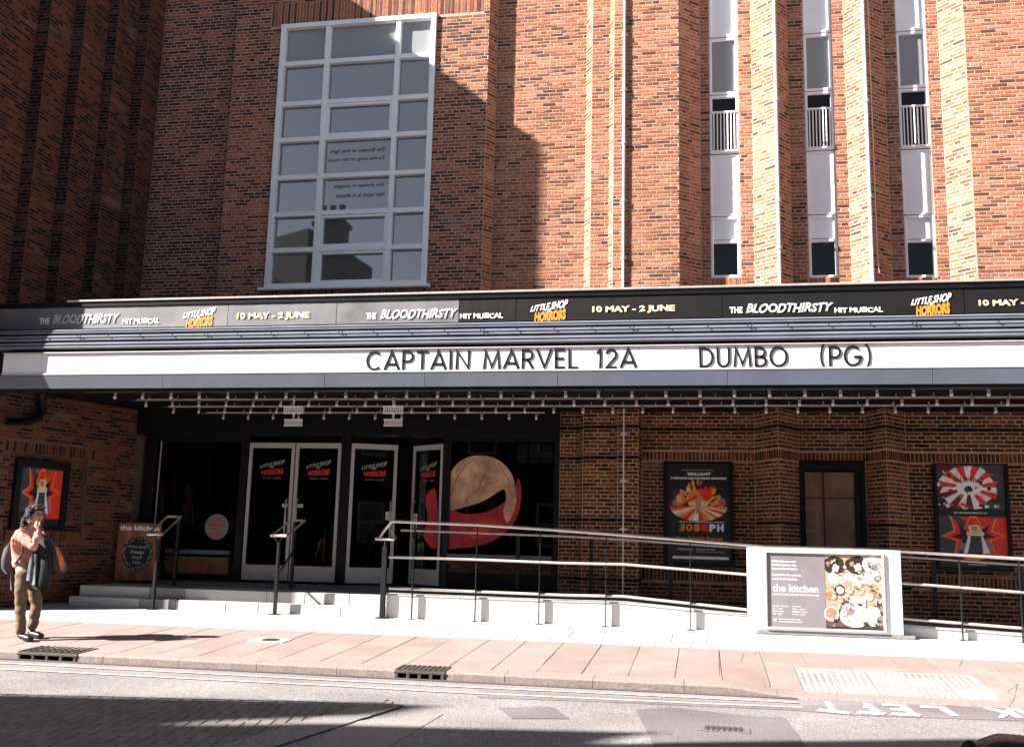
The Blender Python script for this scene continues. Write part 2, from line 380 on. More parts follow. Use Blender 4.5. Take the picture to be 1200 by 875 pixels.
def wallmesh(mb, P0, P1, z0, z1, holes=(), depth=.22, mi=0, recess=0.0):
    """flat mortar face with real openings and their reveals; a hole may carry its own depth"""
    P0 = Vector((P0[0], P0[1], 0)); P1 = Vector((P1[0], P1[1], 0)); L = (P1-P0).length; U = (P1-P0)/L; N = Vector((U.y, -U.x, 0))
    us = sorted({0, L, *[min(max(h[0], 0), L) for h in holes], *[min(max(h[1], 0), L) for h in holes]})
    zs = sorted({z0, z1, *[min(max(h[2], z0), z1) for h in holes], *[min(max(h[3], z0), z1) for h in holes]})
    P = lambda u, z, d=0: P0 + U*u + V3(0,0,z) - N*d
    for i in range(len(us)-1):
        for j in range(len(zs)-1):
            uc, zc = (us[i]+us[i+1])/2, (zs[j]+zs[j+1])/2
            if us[i+1]-us[i] < 1e-5 or zs[j+1]-zs[j] < 1e-5: continue
            if any(h[0] < uc < h[1] and h[2] < zc < h[3] for h in holes): continue
            mb.add([P(us[i], zs[j]), P(us[i+1], zs[j]), P(us[i+1], zs[j+1]), P(us[i], zs[j+1])], [(0,1,2,3)], mi)
    for h in holes:
        dd = h[4] if len(h) > 4 else depth; a, b, c, d = h[:4]; c = max(c, z0); d = min(d, z1)
        for q in ([(a,c),(a,d)], [(b,d),(b,c)], [(a,d),(b,d)], [(b,c),(a,c)]):
            (ua, za), (ub, zb) = q
            mb.add([P(ua,za), P(ub,zb), P(ub,zb,dd), P(ua,za,dd)], [(0,1,2,3)], mi)
# ------------------------------------------------------------------ planes of the front
YE, YW, YD, YC, YB = 16.40, 16.73, 16.52, 16.72, 16.52
ZT = 12.0                                       # bricks laid up to here
BR = Bricker(); BW = Bricker(); BLW = Bricker(); core = MB(); corel = MB()
X = lambda px, Y, py=170: at(px, py, Y).x
x_corner = -10.26
xb0, xb1 = X(267, YB), X(569, YB)
pts_up = [(x_corner, YC), (xb0, YC), (xb0, YB), (xb1, YB), (xb1+.12, YC), (X(686, YC), YC), (X(686, YC)+.12, YD), (X(714, YD), YD), (X(714, YD)+.075, YE),
          (X(795.5, YE), YE)]
xs = X(821, YW)
xw = {}
xw[1] = (X(832, YW), X(866, YW)); xw[2] = (X(944.5, YW), X(978.5, YW)); xw[3] = (X(1055.5, YW), X(1091, YW))
p1a, p1x, p1b = X(882, YW), X(910, YE), X(925.5, YW)
p2a, p2x, p2b = X(993, YW), X(1017, YE), X(1040, YW)
fa, fb = X(1106, YW), X(1137, YE)
pts_up += [(xs, YW), (p1a, YW), (p1x, YE), (p1b, YW), (p2a, YW), (p2x, YE), (p2b, YW), (fa, YW), (fb, YE), (7.5, YE)]
ZU = 3.75
# big window opening on plane B
WL, WR = X(324, YB, 180)+.0, X(505, YB, 180); WL = at(312, 336, YB).x; WR = at(498, 334, YB).x
WZ0, WZ1 = at(400, 335, YB).z, at(423, 25, YB).z
tw = {}
for i, (a, b) in xw.items():
    px = {1: 850, 2: 962, 3: 1075}[i]
    tw[i] = (a, b, at(px, 325, YW).z, 12.6)
ZCAN = 4.55
for i in range(len(pts_up)-1):
    P0, P1 = pts_up[i], pts_up[i+1]; L = math.dist(P0, P1)
    if L < .01: continue
    holes = []; sold = []; bias = -.42 if i == 0 else 0.0  # left recess shifted to dark bricks to deepen its shade
    if abs(P0[1]-YB) < .001 and abs(P0[0]-xb0) < .001 and P1[1] == YB:
        a, b = WL-P0[0], WR-P0[0]; holes = [(a, b, WZ0, WZ1)]
        bias = -.2; sold = [(a-.02, b+.02, WZ0-.24, WZ0-.005), (a-.25, b+.9, WZ1+.01, WZ1+.48)]  # bay bricks shifted darker too, shade painted into their tone
    if P0[1] == YW and P1[1] == YW:
        for w in tw.values():
            if P0[0] < w[0] < P1[0]:
                holes = [(w[0]-P0[0], w[1]-P0[0], w[2], w[3])]; sold = [(w[0]-P0[0], w[1]-P0[0], w[2]-.24, w[2]-.005)]
    wallmesh(core, P0, P1, ZU, 14.5, holes, depth=.2)
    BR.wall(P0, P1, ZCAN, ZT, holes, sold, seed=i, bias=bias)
# ---- lower storey, under the canopy
YI = 16.80                                      # infill plane
xe0 = at(655, 600, YC).x                        # right edge of the entrance
d1 = X(680, YC, 560); d2 = X(720, YD, 560)
e2 = X(748, YE, 560)
q1a, q1x, q1b = X(885, YI, 560), X(913, YI-.55, 560), X(937, YI, 560)
q2a, q2x, q2b = X(1015.5, YI, 560), X(1040, YI-.5, 560), X(1063, YI, 560)
pts_lo = [(xe0, YC), (d1, YC), (d1+.06, YD), (d2, YD), (d2+.06, YE), (e2, YE), (e2+.03, YI), (q1a, YI), (q1x, YI-.55), (q1b, YI), (q2a, YI), (q2x, YI-.5), (q2b, YI), (8.5, YI)]
zs1, zs0 = at(820, 529, YI).z, at(820, 540, YI).z          # upper soldier course
zp1, zp0 = at(820, 667, YI).z, at(820, 681, YI).z
zd = [(at(700, 503, YE).z, at(700, 499, YE).z), (at(700, 537, YE).z, at(700, 533, YE).z), (at(700, 609, YE).z, at(700, 605, YE).z), (at(700, 680, YE).z, at(700, 676, YE).z)]
zd = [((a+b)/2-.036, (a+b)/2+.036) for a, b in zd]
RX = 8.5
bwin = (at(937.5, 600, YI).x, at(1015, 600, YI).x, at(976, 650, YI).z-.25, at(976, 540, YI).z)
rec = {}
for i in range(len(pts_lo)-1):
    P0, P1 = pts_lo[i], pts_lo[i+1]; L = math.dist(P0, P1); holes = []; sold = []
    if P0[1] == YI and P1[1] == YI:
        if i == 6:     # poster recess left
            holes = [(.01, P1[0]-P0[0]-.0, zp1, zs0, .1)]; sold = [(.0, L, zs0, zs1), (.0, L, zp0, zp1)]; rec[1] = (P0[0]+.01, P1[0])
        elif i == len(pts_lo)-2:
            holes = [(.03, L-.01, zp1, zs0, .1)]; sold = [(.0, L, zs0, zs1), (.0, L, zp0, zp1)]; rec[2] = (P0[0]+.03, P1[0]-.01)
        else:
            holes = [(bwin[0]-P0[0], bwin[1]-P0[0], bwin[2], bwin[3])]; sold = [(.0, L, zs0, zs1)]
    elif i in (7, 8, 10, 11): sold = [(0.0, L, zs0, zs1)]
    wallmesh(corel, P0, P1, -.1, ZU, holes, depth=.1)
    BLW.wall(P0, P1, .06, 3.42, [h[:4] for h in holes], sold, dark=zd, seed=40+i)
for k in (1, 2):
    a, b = rec[k]; wallmesh(corel, (a, YI+.1), (b, YI+.1), zp1, zs0)
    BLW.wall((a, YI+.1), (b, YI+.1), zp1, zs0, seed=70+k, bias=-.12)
core.box(7.5, 8.5, YE, 20, 3.75, 14.5); core.box(x_corner, 7.5, 17.6, 17.9, 14.0, 14.5)
core.add([(xe0,YC,-.1),(xe0,YC,3.45),(xe0,20,3.45),(xe0,20,-.1)], [(0,1,2,3)])
core.add([(-11,YC-.4,ZU),(8.5,YC-.4,ZU),(8.5,19,ZU),(-11,19,ZU)], [(0,3,2,1)])
bld = thing('theatre_building', 'red brick theatre front with window bay and angled piers behind the canopy', 'building')
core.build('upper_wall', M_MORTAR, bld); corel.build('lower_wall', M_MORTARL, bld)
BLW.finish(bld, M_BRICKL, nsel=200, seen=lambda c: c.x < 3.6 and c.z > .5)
BR.finish(bld, M_BRICK, nsel=100, seen=lambda c: c.x < 4.0)
rf = MB(); rf.box(-10.2, 8.5, 16.9, 30, 14.2, 14.35); rf.box(8.3, 8.5, 17, 30, 0, 14.3); rf.box(-11, 8.5, 29.8, 30, 0, 14.3); rf.build('roof', M_SLATE, bld)

# ------------------------------------------------------------------ wing (left)
wing = thing('theatre_wing', 'dark shaded brick side wing with stepped ribs at the left end of the canopy', 'building')
wpts = [(-11.155, 13.09), (-11.155, 14.28), (-10.92, 14.28), (-10.92, 14.91), (-10.70, 14.91), (-10.70, 15.58), (-10.49, 15.58), (-10.49, 16.19), (x_corner, 16.19), (x_corner, YC)]
wc = MB(); WTOP = 14.60
for i in range(len(wpts)-1):
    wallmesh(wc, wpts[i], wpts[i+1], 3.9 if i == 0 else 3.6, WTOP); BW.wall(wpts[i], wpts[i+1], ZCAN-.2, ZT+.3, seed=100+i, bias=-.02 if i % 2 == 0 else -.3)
LW0, LW1 = (-10.873, 13.90), (-9.95, 16.55)
Ld = math.dist(LW0, LW1); LU = Vector((LW1[0]-LW0[0], LW1[1]-LW0[1], 0))/Ld; LN = Vector((LU.y, -LU.x, 0))
def onw(px, py): return on(px, py, (LW0[0], LW0[1], 0), LN)
def wu(px, py=570): p = onw(px, py); return (p-Vector((LW0[0], LW0[1], 0))).dot(LU)
wz1, wz0 = onw(50, 520).z, onw(50, 533).z; wq1, wq0 = onw(60, 622).z, onw(60, 636).z
wh = (wu(8), wu(101), wq1, wz0, .1)
wallmesh(wc, LW0, LW1, -.1, 3.6, [wh])
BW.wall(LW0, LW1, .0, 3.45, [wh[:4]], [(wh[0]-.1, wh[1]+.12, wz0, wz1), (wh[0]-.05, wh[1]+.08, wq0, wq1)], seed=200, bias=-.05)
rp0 = Vector((LW0[0], LW0[1], 0))+LU*wh[0]-LN*.1; rp1 = Vector((LW0[0], LW0[1], 0))+LU*wh[1]-LN*.1
wallmesh(wc, (rp0.x, rp0.y), (rp1.x, rp1.y), wq1, wz0); BW.wall((rp0.x, rp0.y), (rp1.x, rp1.y), wq1, wz0, seed=201, bias=-.15)
wc.box(-24, -11.155, 13.09, 26, 3.9, WTOP); wc.box(-24, -11.155, 13.93, 26, 3.424, 3.9); wc.box(-24, -11.0, 13.91, 26, -.2, 3.42); wc.add([(-11.0,13.90,-.1),(-10.873,13.90,-.1),(-10.873,13.90,3.6),(-11.0,13.90,3.6)], [(0,1,2,3)]); wc.box(-11.155, -10.3, 16.75, 26, 3.6, WTOP)
wc.add([(x, y, WTOP) for x, y in wpts]+[(-11.155, 16.72, WTOP)], [tuple(range(len(wpts)+1))])
wc.add([(LW1[0], LW1[1], -.1), (LW1[0], LW1[1], 3.6), (-9.95, 20, 3.6), (-9.95, 20, -.1)], [(0,1,2,3)])
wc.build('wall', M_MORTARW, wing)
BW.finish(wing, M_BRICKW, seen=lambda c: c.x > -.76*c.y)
# ------------------------------------------------------------------ big stair window
win = D.objects.new('stair_window', None); COL.objects.link(win); win.parent = bld
win['label'] = 'large white many-paned stair window'
wy = YB-.03
fw = wallfr(0, wy, 0); w = WR-WL; h = WZ1-WZ0
fb_ = MB()
fx = [WL, WL+.09, WL+.09]
cols = [at(x_, 200, wy).x for x_ in (354, 373, 447, 466)]       # centre lines tuned below
c1 = at(375.5, 190, wy).x; c2 = at(459.5, 190, wy).x
rows = [at(400, y_, wy).z for y_ in (70.5, 118, 160.5, 205, 248.5, 291)]
FR = .085
for (a, b, c, d) in [(WL-.03, WL+.07, WZ0-.02, WZ1+.03), (WR-.07, WR+.03, WZ0-.02, WZ1+.03), (WL+.07, WR-.07, WZ1-.06, WZ1+.03), (WL+.07, WR-.07, WZ0-.02, WZ0+.06)]:
    fb_.bbox(a, b, wy-.02, wy+.16, c, d, .008)
fb_.bbox(c1-.05, c1+.05, wy, wy+.14, WZ0+.06, WZ1-.06, .008); fb_.bbox(c2-.045, c2+.045, wy, wy+.14, WZ0+.06, WZ1-.06, .008)
xsn = [(WL+.07, c1-.05), (c1+.05, c2-.045), (c2+.045, WR-.07)]
for z in rows:
    for a, b in xsn: fb_.bbox(a, b, wy+.004, wy+.13, z-.045, z+.045, .008)
fb_.build('frame', M_WHITE, win)
sl = MB(); sl.bbox(WL-.12, WR+.1, wy-.09, wy+.05, WZ0-.075, WZ0-.02, .01); sl.build('sill', M_WHITE, win)
zr = [WZ1-.06]+rows+[WZ0+.06]
for i in range(7):
    for j, (a, b) in enumerate(xsn):
        z1 = zr[i]-(0 if i == 0 else .045); z0 = zr[i+1]+(0 if i == 6 else .045)
        mb = MB(); mb.box(a, b, wy+.09, wy+.096, z0, z1)
        mb.build('pane', M_FROST if i == 0 else M_GLASSU, win)
        if j == 1 and i in (2, 5, 6):      # opening casements
            cs = MB()
            for q in ((a, a+.055, z0, z1), (b-.055, b, z0, z1), (a+.055, b-.055, z1-.05, z1), (a+.055, b-.055, z0, z0+.05)): cs.bbox(q[0], q[1], wy+.02, wy+.088, q[2], q[3], .006)
            cs.build('casement', M_WHITE, win)
poem = MB()
def poemline(s, x0, x1, y, hgt):
    p = at(x0, y, wy+.085); q = at(x1, y, wy+.085); f_ = wallfr(0, wy+.085, 0)
    text(poem, f_, s, p.x, q.x, p.z-hgt/2, p.z+hgt/2, 0, flip=True, bold=.004)
poemline('She flowers at first light', 387, 451, 178.5, .085); poemline('To the song of the moon', 384, 451, 188.5, .085)
poemline('She dresses in sunlight', 391, 450, 219, .085); poemline('Her neck is in bloom', 394, 450, 229.5, .085)
M_POEM = mat('grey poem lettering', (.008,.008,.01), .6, .1); poem.build('poem_lettering', M_POEM, win)
# stair interior seen through it
si = MB()
si.box(WL-.5, WR+.5, 19.6, 19.7, WZ0-1.2, WZ1+.3); si.box(WL-.6, WL-.5, YB+.25, 19.7, WZ0-1.2, WZ1+.3); si.box(WR+.5, WR+.6, YB+.25, 19.7, WZ0-1.2, WZ1+.3)
si.box(WL-.6, WR+.6, YB+.25, 19.7, WZ1+.3, WZ1+.4); si.box(WL-.6, WR+.6, YB+.25, 19.7, WZ0-1.3, WZ0-1.2); si.box(WL-.5, WR+.5, 18.0, 18.3, WZ0+.2, WZ0+.9)
si.build('stair_interior', M_INTG, win)
# ------------------------------------------------------------------ three tall narrow windows
for i, (a, b, z0, _z) in tw.items():
    px = {1: 850, 2: 962, 3: 1075}[i]
    Y = YW+.05; tz = lambda y: at(px, y, Y).z
    ys = {1: (45, 112, 181, 254), 2: (40, 107.5, 177, 252), 3: (37, 104, 175, 252)}[i]
    zz = [tz(y) for y in ys]
    wd = D.objects.new('tall_window', None); COL.objects.link(wd); wd.parent = bld
    fm = MB(); T = .045
    def rect(c, d, y0=Y-.03, y1=Y+.05, t=T):
        for q in ((a, a+t, c, d), (b-t, b, c, d), (a+t, b-t, d-t, d), (a+t, b-t, c, c+t)): fm.bbox(q[0], q[1], y0, y1, q[2], q[3], .006)
    rect(zz[0]+.01, 12.6); rect(zz[1]+.008, zz[0]-.008); rect(zz[2]+.008, zz[1]-.008); rect(zz[3]+.01, zz[2]-.01, Y-.012, Y+.05, .03); rect(z0, zz[3]-.012)
    ztr = zz[3]-.42
    fm.bbox(a+T, b-T, Y-.02, Y+.05, ztr-.05, ztr, .006)
    fm.build('frame', M_WHITE, wd)
    def pn(c, d, m_, name='pane', y=Y+.02):
        q = MB(); q.box(a+.03, b-.03, y, y+.008, c+.02, d-.02); return q.build(name, m_, wd)
    pn(zz[0], 12.6, M_WPANEL, 'spandrel_panel', Y+.01); pn(zz[3], zz[2], M_WPANEL, 'spandrel_panel', Y+.005)
    pn(zz[1], zz[0], M_FROST); pn(zz[2], zz[1], M_GLASSD); pn(z0, ztr-.03, M_GLASSD); pn(ztr, zz[3], M_WPANEL, 'blind_panel', Y+.015)
    rl = MB(); zt_ = zz[1]-.34; n = 7
    for k in range(n):
        x_ = a+.07+(b-a-.14)*k/(n-1); rl.tube([(x_, Y-.035, zz[2]+.05), (x_, Y-.035, zt_)], .011, 6)
    rl.bbox(a+.02, b-.02, Y-.05, Y-.02, zt_, zt_+.035, .005); rl.bbox(a+.02, b-.02, Y-.05, Y-.02, zz[2]+.03, zz[2]+.06, .005)
    rl.build('guard_rail', M_WHITE, wd)
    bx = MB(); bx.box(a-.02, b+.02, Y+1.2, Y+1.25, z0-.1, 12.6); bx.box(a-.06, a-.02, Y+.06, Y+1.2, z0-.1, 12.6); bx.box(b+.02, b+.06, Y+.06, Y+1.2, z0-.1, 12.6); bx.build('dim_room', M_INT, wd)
    if i == 1:
        lp = MB(); p = at(839, 104, Y+.3); lp.ell((p.x, p.y, p.z), .10, .10, .085, 14, 8); lp.build('lamp_shade', M_TXTC, wd)
# ------------------------------------------------------------------ downpipes
def pipe(px, pys, Yw, z0, z1, rad, lab, brk):
    x = sum(at(a, b, Yw).x for a, b in zip(px, pys))/len(px)
    mb = MB(); mb.tube([(x, Yw, z0), (x, Yw, z1)], rad, 10)
    for z in brk:
        mb.tube([(x, Yw, z-.03), (x, Yw, z+.03)], rad*1.45, 10); mb.box(x-.055, x+.055, Yw+.012, Yw+.045, z-.012, z+.012)
    o = mb.build('drainpipe', mat('white pipe paint', (.62,.60,.60), .4, .12, 5) if 'white pipe paint' not in D.materials else D.materials['white pipe paint'], bld, smooth=False); o['label'] = lab
pipe([732, 730.5], [0, 338], YE-.036, 4.6, 12.4, .024, 'thin white downpipe on the flat pier', [at(732, y, YE-.07).z for y in (40, 104, 166, 234, 301)])
pipe([906.5, 914.5], [0, 336], YE-.06, 4.6, 12.4, .030, 'white downpipe on an angled pier', [at(910, y, YE-.06).z for y in (117, 235, 290)])
pipe([1009.5, 1024], [0, 332], YE-.06, 4.6, 12.4, .030, 'white downpipe on the rightmost angled pier', [at(1015, y, YE-.06).z for y in (118, 230)])
pipe([731, 730], [460, 690], YE-.05, .2, 3.4, .011, 'thin grey conduit below the canopy', [at(731, y, YE-.05).z for y in (508, 563, 620)])
cb = MB(); x_ = at(1019, 200, YE-.03).x+.075
cb.tube([(x_, YE-.01, 12), (x_, YE-.01, 5.9), (x_+.03, YE+.03, 5.6), (x_+.2, YE+.33, 5.55)], .009, 5); cb.tube([(x_-.12, YE+.08, 6.4), (x_-.2, YE+.22, 6.0), (x_-.1, YE+.05, 5.55), (x_-.04, YE-.02, 5.3)], .007, 5)
cb.build('cable', M_TXTC, bld)

# ------------------------------------------------------------------ canopy
YN = 13.66                                        # sign plane
can = thing('theatre_canopy', 'long black and blue-grey canopy with a white letter board, over the entrance', 'canopy')
z_ = lambda y, Y=YN: at(600, y, Y).z
ZS = 3.40                                         # soffit
CX0, CX1 = -11.0, 7.2
zt = z_(341, 13.86); zb1 = z_(349, 13.84); zb0 = z_(376.5, 13.84)
bd = MB()
bd.box(-11.3, CX1, 13.90, 16.5, zb0-.05, zt-.03)                     # roof slab
bd.box(-11.3, CX1, 13.80, 16.5, ZS+.03, zb0-.04)
bd.build('canopy_body', M_BLACK, can)
tr = MB(); tr.bbox(-9.72, CX1, 13.80, 13.92, zt-.03, zt, .006); tr.build('top_trim', M_STEEL, can)
tb = MB(); tb.bbox(-11.3, CX1, 13.82, 13.90, zb1, zt-.034, .004); tb.build('top_band', M_BLACK, can)
# banner sheets
seams = [(-40, 268), (268, 395), (395, 538), (538, 605), (605, 846), (846, 1130), (1130, 1300)]
for k, (a, b) in enumerate(seams):
    Yb = 13.85; xa, xb = at(a, 362, Yb).x, at(b, 362, Yb).x
    mb = MB(); n = 24; vs = []
    for j in range(5):
        for i in range(n+1):
            u = i/n; v = j/4
            wv = .003*math.sin(u*9+k*2)*math.sin(v*3.1)+.0015*math.sin(u*31+k)*v
            if k == 0: wv += .012*max(0, (.35-v))*math.sin(u*14)
            vs.append((xa+.004+(xb-xa-.008)*u, Yb-.012-abs(wv), zb0+.004+(zb1-zb0-.008)*v))
    mb.add(vs, [(j*(n+1)+i, j*(n+1)+i+1, (j+1)*(n+1)+i+1, (j+1)*(n+1)+i) for j in range(4) for i in range(n)])
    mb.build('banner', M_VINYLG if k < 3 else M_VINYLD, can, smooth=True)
# ribbed mouldings
rb = MB()
def profile(pts, x0, x1, name, m_):
    mb = MB(); n = len(pts)
    vs = [(x0, y, z) for y, z in pts]+[(x1, y, z) for y, z in pts]
    mb.add(vs, [(i, n+i, n+i+1, i+1) for i in range(n-1)]); return mb.build(name, m_, can)
for (ya, yb, yo) in ((377, 382.5, 13.67), (384.5, 391.5, 13.64), (393.5, 401, 13.632)):
    zA, zB = z_(ya, yo), z_(yb, yo)
    profile([(13.84, zA), (yo+.02, zA), (yo, zA-.012), (yo, zA-(zA-zB)*.38), (yo+.035, zA-(zA-zB)*.45), (yo+.035, zA-(zA-zB)*.55), (yo-.005, zA-(zA-zB)*.62), (yo-.005, zB+.01), (yo+.02, zB), (13.84, zB)], -11.3, CX1, 'rib', M_RIB)
rv = MB()
xx = -10.4
while xx < CX1:
    p = (xx, 13.615, z_(386, 13.62)); rv.ell(p, .012, .008, .012, 6, 4); 
    if int(xx*10) % 3 == 0: rv.ell((xx+.05, p[1], p[2]), .012, .008, .012, 6, 4)
    xx += .525
rv.build('rivet', M_DRAIN, can, kind='stuff')
rc = MB(); rc.box(-11.3, CX1, 13.78, 13.86, z_(408), z_(401)); rc.build('recess_band', M_BLACK, can)
# letter board
zw1, zw0 = z_(408), z_(433)
lb0 = at(3, 430, YN).x
cuts = [lb0, at(48, 425, YN).x, at(300, 425, YN).x, at(540, 425, YN).x, at(681, 425, YN).x, at(749, 425, YN).x, at(803, 425, YN).x, at(925, 425, YN).x, at(1034, 425, YN).x, CX1]
for a, b in zip(cuts[:-1], cuts[1:]):
    mb = MB(); mb.bbox(a+.002, b-.002, YN, YN+.06, zw0, zw1, .002); mb.build('letter_panel', M_SIGNW, can)
tl = MB(); tl.bbox(lb0, CX1, YN-.022, YN+.02, zw0-.028, zw0-.002, .003); tl.bbox(lb0, CX1, YN-.03, YN+.05, zw1+.002, zw1+.02, .003); tl.build('letter_track', M_ALU, can)
# bottom fascia, leaning in
zf1, zf0 = zw0-.04, z_(452.5, YN+.04)
fs = MB(); cutx = [-11.3, -7.9, -5.35, -3.85, -1.95, .35, 2.95, CX1]
for a, b in zip(cutx[:-1], cutx[1:]):
    mb = MB(); mb.add([(a+.003, YN-.02, zf1), (b-.003, YN-.02, zf1), (b-.003, YN+.025, zf0), (a+.003, YN+.025, zf0), (a+.003, YN+.03, zf1), (b-.003, YN+.03, zf1), (b-.003, YN+.08, zf0), (a+.003, YN+.08, zf0)],
        [(0,3,2,1), (4,5,6,7), (0,1,5,4), (3,7,6,2), (0,4,7,3), (1,2,6,5)]); mb.build('fascia_panel', M_GREYBLUE, can)
gl = MB(); gl.box(-11.3, CX1, YN+.045, YN+.2, zf0-.035, zf0-.001); gl.box(-11.3, CX1, YN+.02, YN+.1, zf1+.001, zf1+.012); gl.build('shadow_gap', M_BLACK, can)
so = MB()
for k in range(12):
    a = -11.3+k*1.55; so.box(a+.004, a+1.546, YN+.12, 16.9, ZS, ZS+.028)
so.build('soffit', M_BLACKM, can)
so2 = MB(); so2.box(-11.3, CX1, YN+.1, 16.9, ZS+.03, ZS+.06); so2.build('soffit_backing', M_BLACK, can)
# ---- stroke letters of the letter board
def arc(cx_, cy_, rx, ry, a0, a1, n=14): return [(cx_+rx*math.cos(R(a0+(a1-a0)*i/n)), cy_+ry*math.sin(R(a0+(a1-a0)*i/n))) for i in range(n+1)]
GL = {
 'C': (.86, [arc(.45, .5, .41, .46, 48, 312, 18)]),
 'A': (.86, [[(.03, 0), (.43, .98), (.83, 0)], [(.17, .30), (.69, .30)]]),
 'P': (.66, [[(.08, 0), (.08, .955), (.34, .955)]+arc(.34, .70, .26, .255, 90, -90, 10)[1:]+[(.08, .445)]]),
 'T': (.68, [[(.34, 0), (.34, .955)], [(.02, .955), (.66, .955)]]),
 'I': (.22, [[(.11, 0), (.11, 1)]]),
 'N': (.82, [[(.09, 0), (.09, .96), (.73, .04), (.73, 1)]]),
 'M': (.98, [[(.07, 0), (.15, .97), (.49, .10), (.83, .97), (.91, 0)]]),
 'R': (.70, [[(.08, 0), (.08, .955), (.34, .955)]+arc(.34, .72, .25, .235, 90, -90, 10)[1:]+[(.08, .485)], [(.34, .485), (.64, 0)]]),
 'V': (.82, [[(.03, 1), (.41, .04), (.79, 1)]]),
 'E': (.60, [[(.56, .955), (.08, .955), (.08, .045), (.56, .045)], [(.08, .51), (.50, .51)]]),
 'L': (.56, [[(.08, 1), (.08, .045), (.54, .045)]]),
 '1': (.36, [[(.04, .78), (.24, .95), (.24, 0)]]),
 '2': (.64, [arc(.31, .68, .25, .275, 165, -25, 12)+[(.07, .045), (.60, .045)]]),
 'D': (.80, [[(.08, .045), (.08, .955), (.30, .955)]+arc(.30, .5, .43, .455, 90, -90, 14)[1:]+[(.08, .045)]]),
 'U': (.76, [[(.08, 1), (.08, .36)]+arc(.38, .36, .30, .315, 180, 360, 12)[1:]+[(.68, 1)]]),
 'B': (.68, [[(.08, .045), (.08, .955), (.33, .955)]+arc(.33, .735, .23, .22, 90, -90, 8)[1:]+[(.08, .515)], [(.33, .515)]+arc(.35, .28, .26, .235, 90, -90, 10)[1:]+[(.08, .045)]]),
 'O': (.96, [arc(.48, .5, .42, .46, 0, 360, 24)]),
 'G': (.94, [arc(.46, .5, .42, .46, 45, 350, 18)+[(.86, .46), (.52, .46)]]),
 '(': (.34, [arc(.42, .5, .34, .66, 120, 240, 10)]),
 ')': (.34, [arc(-.08, .5, .34, .66, 60, -60, 10)]),
}
def stroke(mb, fr, pts, w, d0, d1):
    pts = [Vector(p) for p in pts]; closed = (pts[0]-pts[-1]).length < 1e-4
    n = len(pts); Ls = []; Rs = []
    for i, p in enumerate(pts):
        a = pts[i-1] if i > 0 else (pts[-2] if closed else None); b = pts[i+1] if i < n-1 else (pts[1] if closed else None)
        t1 = (p-a).normalized() if a is not None else None; t2 = (b-p).normalized() if b is not None else None
        if t1 is None: t1 = t2
        if t2 is None: t2 = t1
        n1 = Vector((-t1.y, t1.x)); n2 = Vector((-t2.y, t2.x)); mm = n1+n2
        mm = mm.normalized() if mm.length > 1e-3 else n1
        k = min(1/max(mm.dot(n1), .3), 1.9); Ls.append(p+mm*w/2*k); Rs.append(p-mm*w/2*k)
    vs = [fr(q.x, q.y, d) for d in (d0, d1) for q in Ls+Rs]; N2 = 2*n; f = []
    for i in range(n-1):
        f += [(N2+i, N2+n+i, N2+n+i+1, N2+i+1), (i, i+1, N2+i+1, N2+i), (n+i, N2+n+i, N2+n+i+1, n+i+1)]
    f += [(0, N2, N2+n, n), (n-1, 2*n-1, N2+2*n-1, N2+n-1)]
    mb.add(vs, f)
def board_word(s, px0, px1, cap=.272):
    y = 419
    x0 = at(px0, y, YN).x; x1 = at(px1, y, YN).x; gap = .13
    tot = sum(GL[c][0] for c in s)+gap*(len(s)-1); sc = (x1-x0)/tot; x = x0
    zb = zw0+.008
    for c in s:
        wd_, st = GL[c]; mb = MB(); dz = random.uniform(-.003, .003); rt = random.uniform(-.006, .006)
        def f_(u, v, d, x=x): return V3(x+u*sc+v*rt, YN-.008-d, zb+v*cap+dz)
        for p in st: stroke(mb, f_, p, .125 if c not in '()' else .10, -.008, .004)
        mb.build('letter', M_LETTER, can); x += (wd_+gap)*sc
board_word('CAPTAIN', 430, 551); board_word('MARVEL', 566, 678); board_word('12A', 698, 746); board_word('DUMBO', 819, 923); board_word('(PG)', 960, 1021)
# ---- banner printing
YBP = 13.831
def bp(px, py): p = at(px, py, YBP); return p.x, p.z
pf = wallfr(0, YBP, 0)
prints = {'w': MB(), 'g': MB(), 'o': MB(), 'c': MB(), 'r': MB()}
def btext(k, s, x0, x1, yb, yt, **kw):
    a = bp(x0, yb); b = bp(x1, yt); text(prints[k], pf, s, a[0], b[0], a[1], b[1], .003, **kw)
def show_logo(pw, po, f_, u0_, u1_, v0_, v1_, d=.003):
    W_, H_ = u1_-u0_, v1_-v0_
    wp = lambda x, y: (x, y*(.8+.2*x)+.42*x*x+.05*math.sin(x*19)*.5)
    text(pw, f_, 'LITTLE SHOP', u0_, u1_, v0_+H_*.46, v0_+H_*.82, d, bold=.035, shear=.25, warp=lambda x, y: (x+.02*y, y*(.75+.35*x)+.45*x))
    text(pw, f_, 'OF', u0_+W_*.40, u0_+W_*.56, v0_+H_*.43, v0_+H_*.60, d, bold=.05, shear=.2)
    text(po, f_, 'HORRORS', u0_+W_*.12, u0_+W_*.96, v0_, v0_+H_*.42, d, bold=.06, shear=.1, warp=lambda x, y: (x, y*(1.0+.25*x)+.14*x+.05*math.sin(x*23)))
